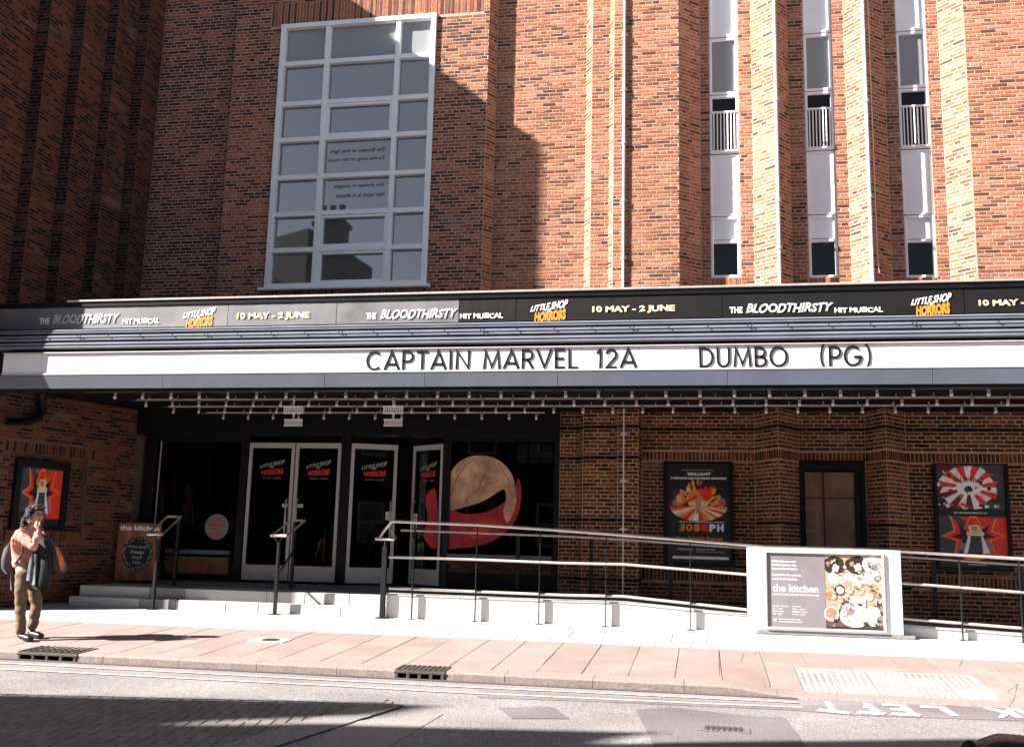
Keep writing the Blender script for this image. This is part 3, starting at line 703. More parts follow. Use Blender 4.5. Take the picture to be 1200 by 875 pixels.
def bannerset(thx, blx, htx, yb, lgx, lgy, dtx, dty):
    if thx: btext('w', 'THE', *thx, yb+1, yb-6.5, bold=.04)
    if blx: btext('g', 'BLOODTHIRSTY', *blx, yb+1, yb-12, bold=.045, shear=.32, warp=lambda x, y: (x, y+.05*math.sin(x*29)))
    if htx: btext('w', 'HIT MUSICAL', *htx, yb+.5, yb-6.5, bold=.04, warp=lambda x, y: (x, y+.06*math.sin(x*23)))
    if lgx:
        a = bp(lgx[0], lgy[1]); b = bp(lgx[1], lgy[0]); show_logo(prints['w'], prints['o'], pf, a[0], b[0], a[1], b[1])
    if dtx: btext('c', '10 MAY - 2 JUNE', *dtx, dty+5.5, dty-5.5, bold=.045, warp=lambda x, y: (x, y+.04*math.sin(x*31)))
    for k, m_ in (('w', M_TXTW), ('g', M_TXTG), ('o', M_TXTO), ('c', M_TXTC)):
        prints[k].build('banner_lettering', m_, can); prints[k] = MB()
bannerset((46, 58.5), (61, 141), (143, 187), 379, (213, 252), (360, 384), (277, 363), 370.5)
bannerset((429, 441), (445, 537), (539, 589.5), 373, (621, 665), (351, 377), (694, 791), 362.5)
bannerset((855, 870), (874, 977), (978, 1034.5), 366, (1068, 1114), (343, 370), (1147, 1249), 355)
# ---- rows of bulbs under the canopy
M_BULB = mat('clear bulb glass', (.62,.56,.54), .12, .2, 30, spec=.9, coat=1)
M_SOCK = mat('pale lamp socket', (.36,.31,.30), .4, .2, 20, metal=.5)
rowsY = [(13.98, 457, 41, 7.0, 0, -9.3), (14.85, 464, 38, 7.0, .22, -9.0), (15.65, 472, 38, 7.0, .11, -8.9), (16.42, 479, 30, -2.55, .33, -8.6)]
sock = MB(); sock.lathe((0,0,0), [(.0, 0), (.022, 0), (.022, -.035), (.017, -.045), (.017, -.05)], 10)
bulb = MB(); bulb.lathe((0,0,0), [(.013, -.05), (.018, -.058), (.024, -.073), (.025, -.086), (.021, -.101), (.012, -.111), (.0, -.114)], 12)
sock_me = bulb_me = None
for k, (Y, py, n, xe, ph, xs_) in enumerate(rowsY):
    zr_ = ZS-.055
    bt = MB(); x = xs_; bt.box(xs_-.1, xe, Y-.010, Y+.010, zr_-.016, zr_-.0125)
    while x < xe:
        bt.box(x, min(x+1.0, xe), Y-.012, Y+.012, zr_-.012, zr_+.012); bt.box(x+.2, x+.215, Y-.006, Y+.006, zr_+.012, ZS); bt.box(x+.7, x+.715, Y-.006, Y+.006, zr_+.012, ZS); x += 1.0
    row = bt.build('light_batten', M_STEEL, can)
    sp_ = .465
    base = at(234, py, Y).x % sp_
    x = xs_-(xs_ % sp_)+base
    while x < xe:
        if x > xs_+.05:
            if sock_me is None:
                o1 = sock.build('socket', M_SOCK, row, smooth=True); o2 = bulb.build('bulb', M_BULB, row, smooth=True); sock_me, bulb_me = o1.data, o2.data
            else:
                o1 = D.objects.new('socket', sock_me); o2 = D.objects.new('bulb', bulb_me)
                for o in (o1, o2): COL.objects.link(o); o.parent = row
            for o in (o1, o2): o.location = (x, Y, zr_-.008); o.rotation_euler = (random.uniform(-.05,.05), random.uniform(-.05,.05), 0)
        x += sp_
wr = MB()
for k in range(26):
    x = -8.5+k*.61; wr.tube([(x, 13.98, ZS-.05), (x+.2, 14.4, ZS-.075), (x+.3, 14.85, ZS-.05)], .004, 4)
wr.build('wire', M_DARKMET, can)
# grille lights on the soffit
for px in (343.5, 460.5):
    for py, Y in ((480, 15.0), (495, 16.15)):
        c = at(px, py, Y); g = MB(); 
        g.box(c.x-.16, c.x+.16, Y-.02, Y+.03, c.z-.06, c.z-.04); g.box(c.x-.16, c.x+.16, Y-.02, Y+.03, c.z+.04, c.z+.06)
        for q in range(9): g.box(c.x-.15+q*.036, c.x-.15+q*.036+.02, Y-.015, Y+.025, c.z-.04, c.z+.04)
        g.box(c.x-.015, c.x+.015, Y, Y+.02, c.z+.06, max(ZS-.002, c.z+.065))
        g.build('grille_light', M_TXTW, can)

# ------------------------------------------------------------------ entrance
YS = 16.78
zfl = .45
sh = D.objects.new('shopfront', None); COL.objects.link(sh); sh.parent = bld
def sx(px, py=600): return at(px, py, YS).x
def sz(py, px=450): return at(px, py, YS).z
zdt, zdb = sz(519.5), sz(684)
fr_ = MB()
zhead = sz(512)
fr_.box(-9.95, xe0+.0, YS-.30, YS+.1, zhead, 3.45)                 # deep black header
for a, b in ((168, 178), (279, 287), (397.5, 408), (518, 527), (649, 657)):
    fr_.bbox(sx(a), sx(b), YS-.05, YS+.08, zfl, zhead-.002, .004)
fr_.box(sx(178), sx(279), YS-.04, YS+.06, sz(517, 230), zhead-.002); fr_.box(sx(527), sx(649), YS-.04, YS+.06, sz(517, 600), zhead-.002)
fr_.build('black_frame', M_BLACK, sh)
def leaf(pxa, pxb, hinge, ang, hand, sticker=None, label=None):
    """aluminium door leaf; hinge 'l' or 'r'; ang opens inwards"""
    xa, xb = sx(pxa), sx(pxb); wd_ = xb-xa
    dr = D.objects.new('door', None); COL.objects.link(dr); dr.parent = bld
    if hinge == 'l': O = (xa, YS, 0); U = (math.cos(ang), math.sin(ang), 0); off = 0
    else: O = (xb, YS, 0); U = (math.cos(ang), -math.sin(ang), 0); off = -wd_
    f0 = frame(O, U, (0,0,1)); f_ = lambda u, v, d=0: f0(u+off, v, d)
    if label: dr['label'] = label
    fm = MB(); T = .062
    def bar(u0_, u1_, v0_, v1_, d0=-.022, d1=.022): fm.prism([(u0_, v0_), (u1_, v0_), (u1_, v1_), (u0_, v1_)], f_, d0, d1); fm.prism([(u1_, v0_), (u0_, v0_), (u0_, v1_), (u1_, v1_)], f_, d0, d0+.001)
    bar(.004, T, zdb, zdt); bar(wd_-T, wd_-.004, zdb, zdt); bar(T, wd_-T, zdt-.09, zdt); bar(T, wd_-T, zdb, zdb+.26)
    fm.build('door_frame', M_ALU, dr)
    g = MB(); g.prism([(T, zdb+.26), (wd_-T, zdb+.26), (wd_-T, zdt-.09), (T, zdt-.09)], f_, -.004, .004); g.build('glass', M_GLASSD, dr)
    hd = MB(); u = wd_-.09 if hand == 'r' else .09
    hd.tube([f_(u, zdb+.75, .02), f_(u, zdb+.77, .075), f_(u, zdb+1.38, .075), f_(u, zdb+1.40, .02)], .015, 8); hd.build('handle', M_STEEL, dr, smooth=True)
    m1, m2 = MB(), MB(); z = zdt-.55
    text(m1, f_, 'LITTLE SHOP', wd_*.24, wd_*.78, z+.10, z+.18, .007, bold=.03, shear=.25, warp=lambda x, y: (x, y*(.7+.3*x)+1.0*x))
    text(m1, f_, 'OF', wd_*.46, wd_*.55, z+.10, z+.145, .007, bold=.03)
    text(m2, f_, 'HORRORS', wd_*.29, wd_*.76, z-.02, z+.085, .007, bold=.06, warp=lambda x, y: (x, y*(.8+.25*x)+.15*x+.05*math.sin(x*21)))
    text(m1, f_, '10 MAY - 2 JUNE', wd_*.33, wd_*.72, z-.085, z-.06, .007, bold=.02)
    m1.build('logo_lettering', M_TXTGR, dr); m2.build('red_lettering', M_TXTR, dr)
    if sticker:
        s_ = MB(); s2 = MB(); u0_, v0_, w_, h_, kind = sticker
        s_.prism([(u0_, v0_), (u0_+w_, v0_), (u0_+w_, v0_+h_), (u0_, v0_+h_)], f_, .006, .009)
        if kind == 'wheel':
            cx_, cz_ = u0_+w_*.48, v0_+h_*.36 if h_ < w_*1.5 else v0_+h_*.72
            k = w_
            for i in range(10):
                a0 = R(140+25*i); a1 = R(140+25*(i+1))
                s2.prism([(cx_+k*.26*math.cos(a0), cz_+k*.26*math.sin(a0)), (cx_+k*.34*math.cos(a0), cz_+k*.34*math.sin(a0)), (cx_+k*.34*math.cos(a1), cz_+k*.34*math.sin(a1)), (cx_+k*.26*math.cos(a1), cz_+k*.26*math.sin(a1))], f_, .009, .0105)
            s2.prism(ngon(cx_-.05*k, cz_+.55*k, .07*k, 8), f_, .009, .0105)
            s2.prism([(cx_-.1*k, cz_+.1*k), (cx_+.2*k, cz_+.1*k), (cx_+.3*k, cz_-.2*k), (cx_+.38*k, cz_-.15*k), (cx_+.25*k, cz_+.18*k), (cx_, cz_+.18*k), (cx_-.02*k, cz_+.45*k), (cx_-.1*k, cz_+.45*k)], f_, .009, .0105)
            if h_ > w_*1.5: text(s2, f_, 'PULL', u0_+w_*.2, u0_+w_*.8, v0_+h_*.08, v0_+h_*.2, .0105)
        else: text(s2, f_, 'PULL', u0_+w_*.15, u0_+w_*.85, v0_+h_*.3, v0_+h_*.75, .0105, bold=.02)
        s_.build('sticker', M_TXTW, dr); s2.build('sticker_print', M_LETTER, dr)
    return dr
wl_ = sx(341)-sx(288)
leaf(288, 342, 'l', 0, 'r', (wl_-.17, zdb+1.26, .10, .055, 'pull'), 'closed left leaf of the paired doors')
leaf(343, 397, 'r', 0, 'l', (.085, zdb+1.26, .10, .055, 'pull'), 'closed right leaf of the paired doors')
leaf(408, 461, 'l', R(21), 'r', (wl_-.20, zdb+1.08, .12, .14, 'wheel'), 'left leaf standing ajar')
leaf(466, 518, 'r', R(33), 'l', (.07, zdb+.95, .09, .25, 'wheel'), 'right leaf standing ajar')
# shop windows either side of the doors
def shopwin(a, b, label):
    w_ = D.objects.new('display_window', None); COL.objects.link(w_); w_.parent = bld; w_['label'] = label
    x0, x1 = sx(a), sx(b); z0, z1 = sz(655, (a+b)/2), sz(517, (a+b)/2)
    g = MB(); g.box(x0, x1, YS, YS+.01, z0, z1); g.build('pane', M_GLASSD, w_)
    k = MB(); 
    k.box(x0, x1, YS-.03, YS+.3, zfl, z0-.10)
    k.build('kick_board', M_BLACK, w_)
    return w_, x0, x1, z0, z1
wA, ax0, ax1, az0, az1 = shopwin(178, 279, 'dark display window left of the doors')
sA = MB(); sA.bbox(sx(199), sx(273), YS-.06, YS-.002, sz(649, 240), sz(644, 240), .004); sA.build('sill', M_GREYBLUE, wA)
pA = MB(); pA.bbox(sx(199), sx(273), YS-.055, YS-.032, sz(672, 240), sz(652, 240), .004); pA.build('timber_panel', M_WOOD, wA)
ml = MB(); ml.box(sx(183.5, 600), sx(184.6, 600), YS-.05, YS-.03, sz(655, 184), sz(517, 184)); ml.build('edge_trim', M_STEEL, wA)
wB, bx0, bx1, bz0, bz1 = shopwin(527, 649, 'display window with a round painted graphic, right of the doors')
sB = MB(); sB.bbox(sx(524), sx(648), YS-.07, YS-.002, sz(655.5, 590), sz(650, 590), .004); sB.build('sill', M_GREYBLUE, wB)
pB = MB()
nb = 9
for i in range(nb):
    for j in range(3):
        xa = sx(524)+(sx(648)-sx(524))*i/nb+(.1 if j % 2 else 0); xb = min(xa+(sx(648)-sx(524))/nb-.01, sx(648)); zc0 = sz(672, 590)+(sz(657, 590)-sz(672, 590))*j/3
        if xb-xa > .03: pB.bbox(xa, xb, YS-.05, YS-.032, zc0, zc0+(sz(657, 590)-sz(672, 590))/3-.01, .003, r=.2+.5*random.random())
pB.build('brick_panel', brickmat('sill brick', [(0, (.05,.025,.018)), (1, (.16,.07,.04))]), wB, rnd=True, kind='stuff')
# generic graphic: pale round pod over a red crescent, on the glass
yg = YS-.004
def gfr(px, py): p = at(px, py, yg); return (p.x, p.z)
gf = wallfr(0, yg, 0)
M_POD = mat('pale orange pod print', (.40,.22,.12), .6, .45, 3.2, col2=(.52,.30,.18)); M_PODR = mat('deep red print', (.36,.012,.010), .6, .5, 4)
def curve_poly(pts, n=5):
    q = [Vector(p) for p in pts]; m_ = len(q); out = []
    for i in range(m_):
        a, b, c_, d_ = q[i-1], q[i], q[(i+1) % m_], q[(i+2) % m_]
        for k_ in range(n):
            t = k_/n; v = .5*((2*b)+(c_-a)*t+(2*a-5*b+4*c_-d_)*t*t+(3*b-a-3*c_+d_)*t**3); out.append(gfr(v.x, v.y))
    return out
rg = MB()
rg.prism(curve_poly([(520,640),(522,598),(545,602),(575,598),(600,580),(607,560),(611,575),(608,600),(598,618),(580,632),(556,640),(536,642)]), gf, .0012, .0022)
rg.prism(curve_poly([(499,582),(511,576),(512,640),(497,630),(501,606)]), gf, .0012, .0022)
gr = rg.build('red_crescent_print', M_PODR, wB)
pg = MB(); P_ = [(524, 597), (523, 575), (527, 556), (536, 543), (549, 535.5), (563, 533.5), (578, 536), (591, 544), (600, 556), (604, 572), (605, 588), (600, 604), (594, 612), (590, 600), (593, 585), (590, 573), (570, 585), (548, 593)]
pg.prism(curve_poly(P_), gf, .0028, .0035); pod = pg.build('round_pod_print', M_POD, wB)
vg = MB()
for ln in ([(556,537),(546,545),(538,556),(533,566)], [(574,548),(566,560),(560,574),(548,583),(544,590)], [(560,574),(572,566),(584,563)], [(586,548),(592,556),(597,563),(596,575)], [(533,566),(530,577),(526,584)]):
    stroke(vg, lambda u, v, d: gf(u, v, d), [Vector(gfr(*p)) for p in ln], .012, .0036, .0042)
vg.build('vein_print', M_PODR, wB)
hg = MB(); hg.prism([gfr(*p) for p in [(548,628),(560,612),(575,606),(582,612),(572,624),(560,632)]], gf, .0024, .003); hg.build('highlight_print', mat('bright red print', (.62,.03,.02), .5, .3, 6), wB)
# round sticker in the left window
st = MB(); cS = gfr(254, 617); st.prism(ngon(cS[0], cS[1], .225, 32), gf, .002, .003); so_ = st.build('round_sticker', mat('grey sticker', (.20,.185,.175), .6, .12, 9), wA)
sp2 = MB()
for i, t in enumerate(['NOT', 'SUITABLE', 'FOR', 'VEGANS']):
    hw = [.07, .14, .06, .12][i]; text(sp2, gf, t, cS[0]-hw, cS[0]+hw, cS[1]+.085-i*.078, cS[1]+.14-i*.078, .0036, bold=.05)
sp2.build('red_lettering', M_TXTR, wA)
# dim lobby
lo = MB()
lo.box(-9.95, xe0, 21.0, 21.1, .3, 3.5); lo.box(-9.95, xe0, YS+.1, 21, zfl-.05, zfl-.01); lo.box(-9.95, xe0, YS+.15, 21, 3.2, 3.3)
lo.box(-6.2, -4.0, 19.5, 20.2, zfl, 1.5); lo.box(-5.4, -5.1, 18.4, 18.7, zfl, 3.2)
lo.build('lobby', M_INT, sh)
sq = MB()
for px in (612, 626, 641): 
    q = at(px, 522, YS+1.6); sq.box(q.x-.10, q.x+.10, YS+1.6, YS+1.62, q.z-.32, q.z+.02)
sq.build('lobby_picture', mat('grey picture', (.42,.44,.46), .6, .2, 4), sh)
# ------------------------------------------------------------------ ground
def struct(o): o['kind'] = 'structure'; return o
def sm(t): t = max(0, min(1, t)); return t*t*(3-2*t)
KY = 10.65
def drop(x): return .075*min(sm((x-.15)/.8), 1-sm((x-2.75)/.8))
def pzz(x, y): return pz(y) - drop(x)*(1-sm((y-KY)/1.5))
g = MB(); g.add([(-600,-600,-.9), (600,-600,-.9), (600,600,-.9), (-600,600,-.9)], [(0,1,2,3)]); struct(g.build('ground', M_ASPHD))
def grid(x0, x1, y0, y1, nx, ny, zf):
    mb = MB(); vs = [(x0+(x1-x0)*i/nx, y0+(y1-y0)*j/ny, zf(x0+(x1-x0)*i/nx, y0+(y1-y0)*j/ny)) for j in range(ny+1) for i in range(nx+1)]
    mb.add(vs, [(j*(nx+1)+i, j*(nx+1)+i+1, (j+1)*(nx+1)+i+1, (j+1)*(nx+1)+i) for j in range(ny) for i in range(nx)]); return mb
road = struct(grid(-80, 80, -2.2, KY+.02, 80, 24, lambda x, y: rz(y)).build('road', M_ASPH))
pav = struct(grid(-40, 40, KY+.03, 17.2, 320, 26, lambda x, y: pzz(x, y)-.035).build('pavement', M_JOINT))
npv = MB(); npv.box(-80, 80, -8, -2.2, -.5, -.14); struct(npv.build('near_pavement', M_SLABP[1]))
def slab(x0, x1, y0, y1, m_, par, name='paving_slab', zf=pzz, th=.035, gap=.003, up=0.0, bev=.004):
    x0 += gap; x1 -= gap; y0 += gap; y1 -= gap; dz = random.uniform(-.0025, .0025)+up
    b = bev; vs = []
    for (i, q) in ((0, 0), (b, 1)):
        for (x, y) in ((x0+i, y0+i), (x1-i, y0+i), (x1-i, y1-i), (x0+i, y1-i)):
            vs.append((x, y, zf(x, y)+dz+(0 if q else -b*.7)))
    for (x, y) in ((x0, y0), (x1, y0), (x1, y1), (x0, y1)): vs.append((x, y, zf(x, y)+dz-th-.01))
    mb = MB(); mb.add(vs, [(4,5,6,7), (0,1,5,4), (1,2,6,5), (2,3,7,6), (3,0,4,7), (8,9,1,0), (9,10,2,1), (10,11,3,2), (11,8,0,3)])
    return mb.build(name, m_, par)
SW = .483; x = -2.70-16*SW
gull = [(-7.66, -6.92, .42), (-3.20, -2.66, .30)]
TX0, TX1, TY0, TY1 = 1.0, 2.85, 10.93, 12.0
k = 0
while x < 5.2:
    for (y0, y1) in ((10.93, 11.42), (11.42, 12.3), (12.3, 13.18)):
        xa, xb = x, x+SW
        if y1 <= 12.3 and xb > TX0-.02 and xa < TX1+.02:
            if y0 > 11.4 and y1 > 12:
                if xa < TX0: slab(xa, TX0, y0, TY1, M_SLABP[0], pav)
                if xb > TX1: slab(TX1, xb, y0, TY1, M_SLABP[1], pav)
                y0 = TY1
            else:
                if xa < TX0 and TX0-xa > .03: xb = TX0
                elif xb > TX1 and xb-TX1 > .03: xa = TX1
                else: continue
        if y0 < 11 and any(a-.3 < xa < b for a, b, _ in gull): pass
        slab(xa, xb, y0, y1, random.choice(M_SLABP), pav)
    x += SW
x = -13.2
while x < 5.4:
    slab(x, x+.45, 13.18, 13.62, random.choice(M_SLABW), pav); slab(x+.2, x+.65, 13.62, 14.42, random.choice(M_SLABW), pav)
    slab(x+.1, x+.55, 14.42, 15.36, random.choice(M_SLABW), pav); x += .45
# kerb
x = -13.0
while x < 6.5:
    xe = x+.915; mb = MB(); inl = any(a-.02 < (x+xe)/2 < b+.02 for a, b, _ in gull)
    n = 6; b = .012; top = lambda x_, y_: pzz(x_, y_)
    if not any(x < b_ and xe > a_ for a_, b_, _ in gull):
        segs = [(x, xe)]
    else:
        a_, b_, _ = [q for q in gull if x < q[1] and xe > q[0]][0]; segs = [s_ for s_ in ((x, a_), (b_, xe)) if s_[1]-s_[0] > .05]
    for (sa, sb) in segs:
        mb = MB(); rows_ = []
        for i in range(n+1):
            xx = sa+.003+(sb-sa-.006)*i/n; w_ = random.uniform(-.003, .003)
            rows_.append([(xx, KY+w_, -.42), (xx, KY+w_, top(xx, KY)-.018), (xx, KY+.018+w_, top(xx, KY)), (xx, 10.925, top(xx, 10.925)), (xx, 10.925, -.42)])
        vs = [p for r_ in rows_ for p in r_]
        mb.add(vs, [(i*5+j, (i+1)*5+j, (i+1)*5+j+1, i*5+j+1) for i in range(n) for j in range(4)]); mb.add(rows_[0], [(0,1,2,3,4)]); mb.add(rows_[-1], [(4,3,2,1,0)])
        mb.build('kerb_stone', M_KERB, pav)
    x = xe
gch = grid(-13, .9, KY-.12, KY-.003, 40, 1, lambda x, y: rz(y)+.006); gch.build('gutter_strip', asphalt('gutter grit', (.10,.075,.068), .5), road)
# gully inlets in the kerb
for (a, b, dp), lab in zip(gull, ('cast iron gully inlet in the kerb by the standing woman\'s feet', 'cast iron gully inlet in the kerb near the middle of the frame')):
    gl_ = thing('gully_grate', lab, 'drain grate', (0,0,0), 'gully inlets set in the kerb')
    zt0 = pz(KY); y1 = KY+dp
    tp = MB(); nb = 9
    for i in range(nb+1):
        xx = a+.015+(b-a-.03)*i/nb; tp.obox((xx, (KY+y1)/2, pz((KY+y1)/2)-.006), V3(.013,0,0), V3(0,(y1-KY)/2, .025*(y1-KY)), V3(0,0,.014))
    for j in range(5):
        yy = KY+.012+(y1-KY-.024)*j/4; tp.box(a, b, yy-.011, yy+.011, pz(yy)-.024, pz(yy)+.004)
    tp.build('grating', M_IRON, gl_)
    ar = MB(); na = 4
    for i in range(na+1):
        xx = a+.02+(b-a-.04)*i/na; ar.bbox(xx-.018, xx+.018, KY-.012, KY+.03, rz(KY)-.01, zt0-.02, .005)
    ar.bbox(a-.01, b+.01, KY-.014, KY+.03, zt0-.035, zt0-.008, .005); ar.build('inlet_bars', M_IRON, gl_)
    bk = MB(); bk.box(a, b, KY+.07, y1, -.5, zt0-.05); bk.build('drain_hole', M_DRAIN, gl_)
# tactile paving
tx = TX0
while tx < TX1-.1:
    ty = TY0
    while ty < TY1-.05:
        slab(tx, tx+.37, ty, min(ty+.395, TY1), M_TACT, pav, 'tactile_slab'); ty += .395
    tx += .37
dm = MB()
for i in range(27):
    for j in range(17):
        x_ = TX0+.04+i*.0685; y_ = TY0+.04+j*.0675
        if x_ > TX1-.03 or y_ > TY1-.03: continue
        z0 = pzz(x_, y_)+.001; vs = [(x_+r_*math.cos(q*math.pi/3), y_+r_*math.sin(q*math.pi/3), z0+h_) for r_, h_ in ((.018, 0), (.012, .003)) for q in range(6)]
        dm.add(vs, [(6,7,8,9,10,11)]+[(q, (q+1) % 6, 6+(q+1) % 6, 6+q) for q in range(6)])
dm.build('tactile_blister', M_TACT, pav, kind='stuff')
# cracks at the right
ck = MB()
for ln in ([(1163,778),(1175,790),(1192,800),(1188,812),(1174,824)], [(1192,800),(1180,806),(1196,812)], [(842,763),(843,792)], [(871,765),(868,775)], [(884,764),(897,800)], [(1128,773),(1124,781)]):
    P_ = [gp(*p) for p in ln]
    for p, q in zip(P_[:-1], P_[1:]):
        d_ = (q-p).normalized(); n_ = Vector((-d_.y, d_.x, 0))*.0028
        v4 = [p+n_, p-n_, q-n_, q+n_]; ck.add([(v.x, v.y, pzz(v.x, v.y)+.0035) for v in v4], [(0,1,2,3)])
ck.build('paving_crack', M_JOINT, pav, kind='stuff')
# manhole in the pavement
mh = thing('manhole_cover', 'small round worn metal cover in a pale square of the pink pavement', 'manhole cover')
c = gp(317, 750); fc = lambda u, v, d=0: V3(c.x+u, c.y+v, pz(c.y+v)+d)
mb = MB(); mb.prism([(-.23,-.17),(.23,-.17),(.23,.17),(-.23,.17)], fc, -.004, .007); mb.build('surround', M_SLABW[0], mh)
mb = MB(); mb.prism(ngon(0,0,.115,20), fc, .007, .012); 
for i in range(5): mb.prism([(-.08+i*.035,-.07),(-.06+i*.035,-.07),(-.06+i*.035,.07),(-.08+i*.035,.07)], fc, .012, .016)
mb.build('cover', M_IRON, mh)
# road markings and patches
def rstrip(name, pts, w_, m_, up):
    mb = MB(); n = len(pts); vs = []
    for i, p in enumerate(pts):
        a_ = pts[max(i-1, 0)]; b_ = pts[min(i+1, n-1)]; d_ = Vector((b_[0]-a_[0], b_[1]-a_[1])).normalized(); nn = Vector((-d_.y, d_.x))*w_/2
        for s_ in (1, -1): vs.append((p[0]+nn.x*s_, p[1]+nn.y*s_, rz(p[1]+nn.y*s_)+up))
    mb.add(vs, [(2*i, 2*i+1, 2*i+3, 2*i+2) for i in range(n-1)]); return mb.build(name, m_, road)
def lpts(pix):
    P_ = [rd(*p) for p in pix]; out = []
    for a_, b_ in zip(P_[:-1], P_[1:]):
        for t in range(6): out.append((a_.x+(b_.x-a_.x)*t/6, a_.y+(b_.y-a_.y)*t/6+random.uniform(-.004,.004)))
    out.append((P_[-1].x, P_[-1].y)); return out
rstrip('painted_line', [(-20, 10.22)]+lpts([(0,777),(397,797.5),(533,804.5),(800,817),(935,823.5)]), .068, M_LINE, .008)
rstrip('painted_line', [(-20, 9.78)]+lpts([(0,784),(397,804),(533,811.5),(800,823.5),(940,829)]), .068, M_LINE, .008)
def rpoly(name, pix, m_, up):
    mb = MB(); P_ = [rd(*p) for p in pix]; P_ = [(p.x, p.y) for p in P_]
    ar = sum(P_[i][0]*P_[(i+1) % len(P_)][1]-P_[(i+1) % len(P_)][0]*P_[i][1] for i in range(len(P_)))
    if ar < 0: P_.reverse()
    mb.add([(x, y, rz(y)+up) for x, y in P_], [tuple(range(len(P_)))]); return mb.build(name, m_, road)
rpoly('asphalt_patch', [(583,829),(648,828),(667,842),(600,842)], M_ASPHD, .004)
rpoly('asphalt_patch', [(745,831),(790,829),(880,839),(920,841),(950,882),(770,882)], M_ASPHD, .004)
rpoly('asphalt_patch', [(560,817),(700,822),(930,832),(1000,838),(1210,845),(1210,826),(935,826),(560,808)], asphalt('seam asphalt', (.165,.142,.142), .25), .0035)
rpoly('asphalt_patch', [(352,884),(402,846),(520,836),(500,848),(440,884)], asphalt('pale asphalt', (.24,.20,.19), .2), .004)
# LEFT / K painted on the road, read from the far side
lt = MB()
def rg_(px, py): p = rd(px, py); return (p.x, p.y)
def rquad(*pix):
    P_ = [rg_(*p) for p in pix]; ar = sum(P_[i][0]*P_[(i+1) % len(P_)][1]-P_[(i+1) % len(P_)][0]*P_[i][1] for i in range(len(P_)))
    if ar < 0: P_.reverse()
    lt.add([(x, y, rz(y)+.009) for x, y in P_], [tuple(range(len(P_)))])
# T  F  E  L  and K as they lie (upside down for the camera)
rquad((957,833.5),(995,837.5),(998,835),(960,831)); rquad((972,833),(981,834),(973,822.5),(966,822.5))
rquad((1003,836),(1036,838.5),(1039,836),(1007,833.5)); rquad((1024,836),(1035,837),(1019,824.5),(1011,824)); rquad((1012,829.5),(1026,831),(1025,828.8),(1011,827.6))
rquad((1043,838),(1078,840),(1080,837.5),(1046,835.7)); rquad((1066,838),(1077,839),(1060,826),(1052,825.6)); rquad((1034,827),(1060,828.3),(1058,826),(1033,824.8)); rquad((1044,832.3),(1068,833.8),(1066,831.4),(1043,830.2))
rquad((1079,829.8),(1106,830.6),(1104,828),(1078,827.4)); rquad((1115,839.5),(1124,839),(1106,828.2),(1096,828))
rquad((1152,830.2),(1175,836),(1180,834),(1156,829)); rquad((1170,841),(1177,841.5),(1190,832),(1180,830.5)); rquad((1190,841),(1200,841.5),(1187,834),(1178,835)); rquad((1188,832),(1206,840),(1214,839),(1193,830.5))
lt.build('road_lettering', M_LINEW, road, kind='stuff')
# square drain cover in the road
dc = thing('road_drain_cover', 'small worn metal drain cover in the darker road patch', 'drain cover')
c2 = rd(848, 855); fd = lambda u, v, d=0: V3(c2.x+u, c2.y+v, rz(c2.y+v)+d+.004)
mb = MB(); mb.prism([(-.20,-.13),(.20,-.13),(.20,.13),(-.20,.13)], fd, -.002, .006)
mb.build('frame', M_ASPHD, dc); mb = MB()
for i in range(7): mb.prism([(-.14+i*.042+(i % 2)*.006,-.10),(-.118+i*.042,-.10),(-.118+i*.042+.01,.10),(-.14+i*.042,.10)], fd, .006, .011)
mb.prism([(-.15,-.02),(.15,-.02),(.15,.0),(-.15,.0)], fd, .006, .013); mb.build('bars', M_IRON, dc)
# block paving, lower left
bl = []; bw, bh = .20, .10
ang = R(12); ca, sa_ = math.cos(ang), math.sin(ang); O2 = Vector((-4.2, 7.4))
def inblk(x, y): return x < -2.80+.12*(y-7) and y < 8.62+.2*(x+4) and x > -9 and y > 4.6
for i in range(-48, 48):
    for j in range(-60, 60):
        # herringbone unit
        for (du, dv, hz) in ((0, 0, True), (0, 0, False)):
            if hz: u, v, lu, lv = i*.1+0, j*.1, .2, .1
            ok = (i - j) % 4 == 0 if hz else (i - j) % 4 == 3
            if not ok: continue
            if not hz: u, v, lu, lv = i*.1, j*.1-.0, .1, .2; 
            x_ = O2.x+(u+lu/2)*ca-(v+lv/2)*sa_; y_ = O2.y+(u+lu/2)*sa_+(v+lv/2)*ca
            if inblk(x_, y_): bl.append((x_, y_, lu, lv))
bl.sort(key=lambda b: (0 if b[0] > -.78*b[1] and b[1] > 5.6 else 5)+b[1]*.3)
cache = {}
rest = [MB() for _ in M_BLOCK]
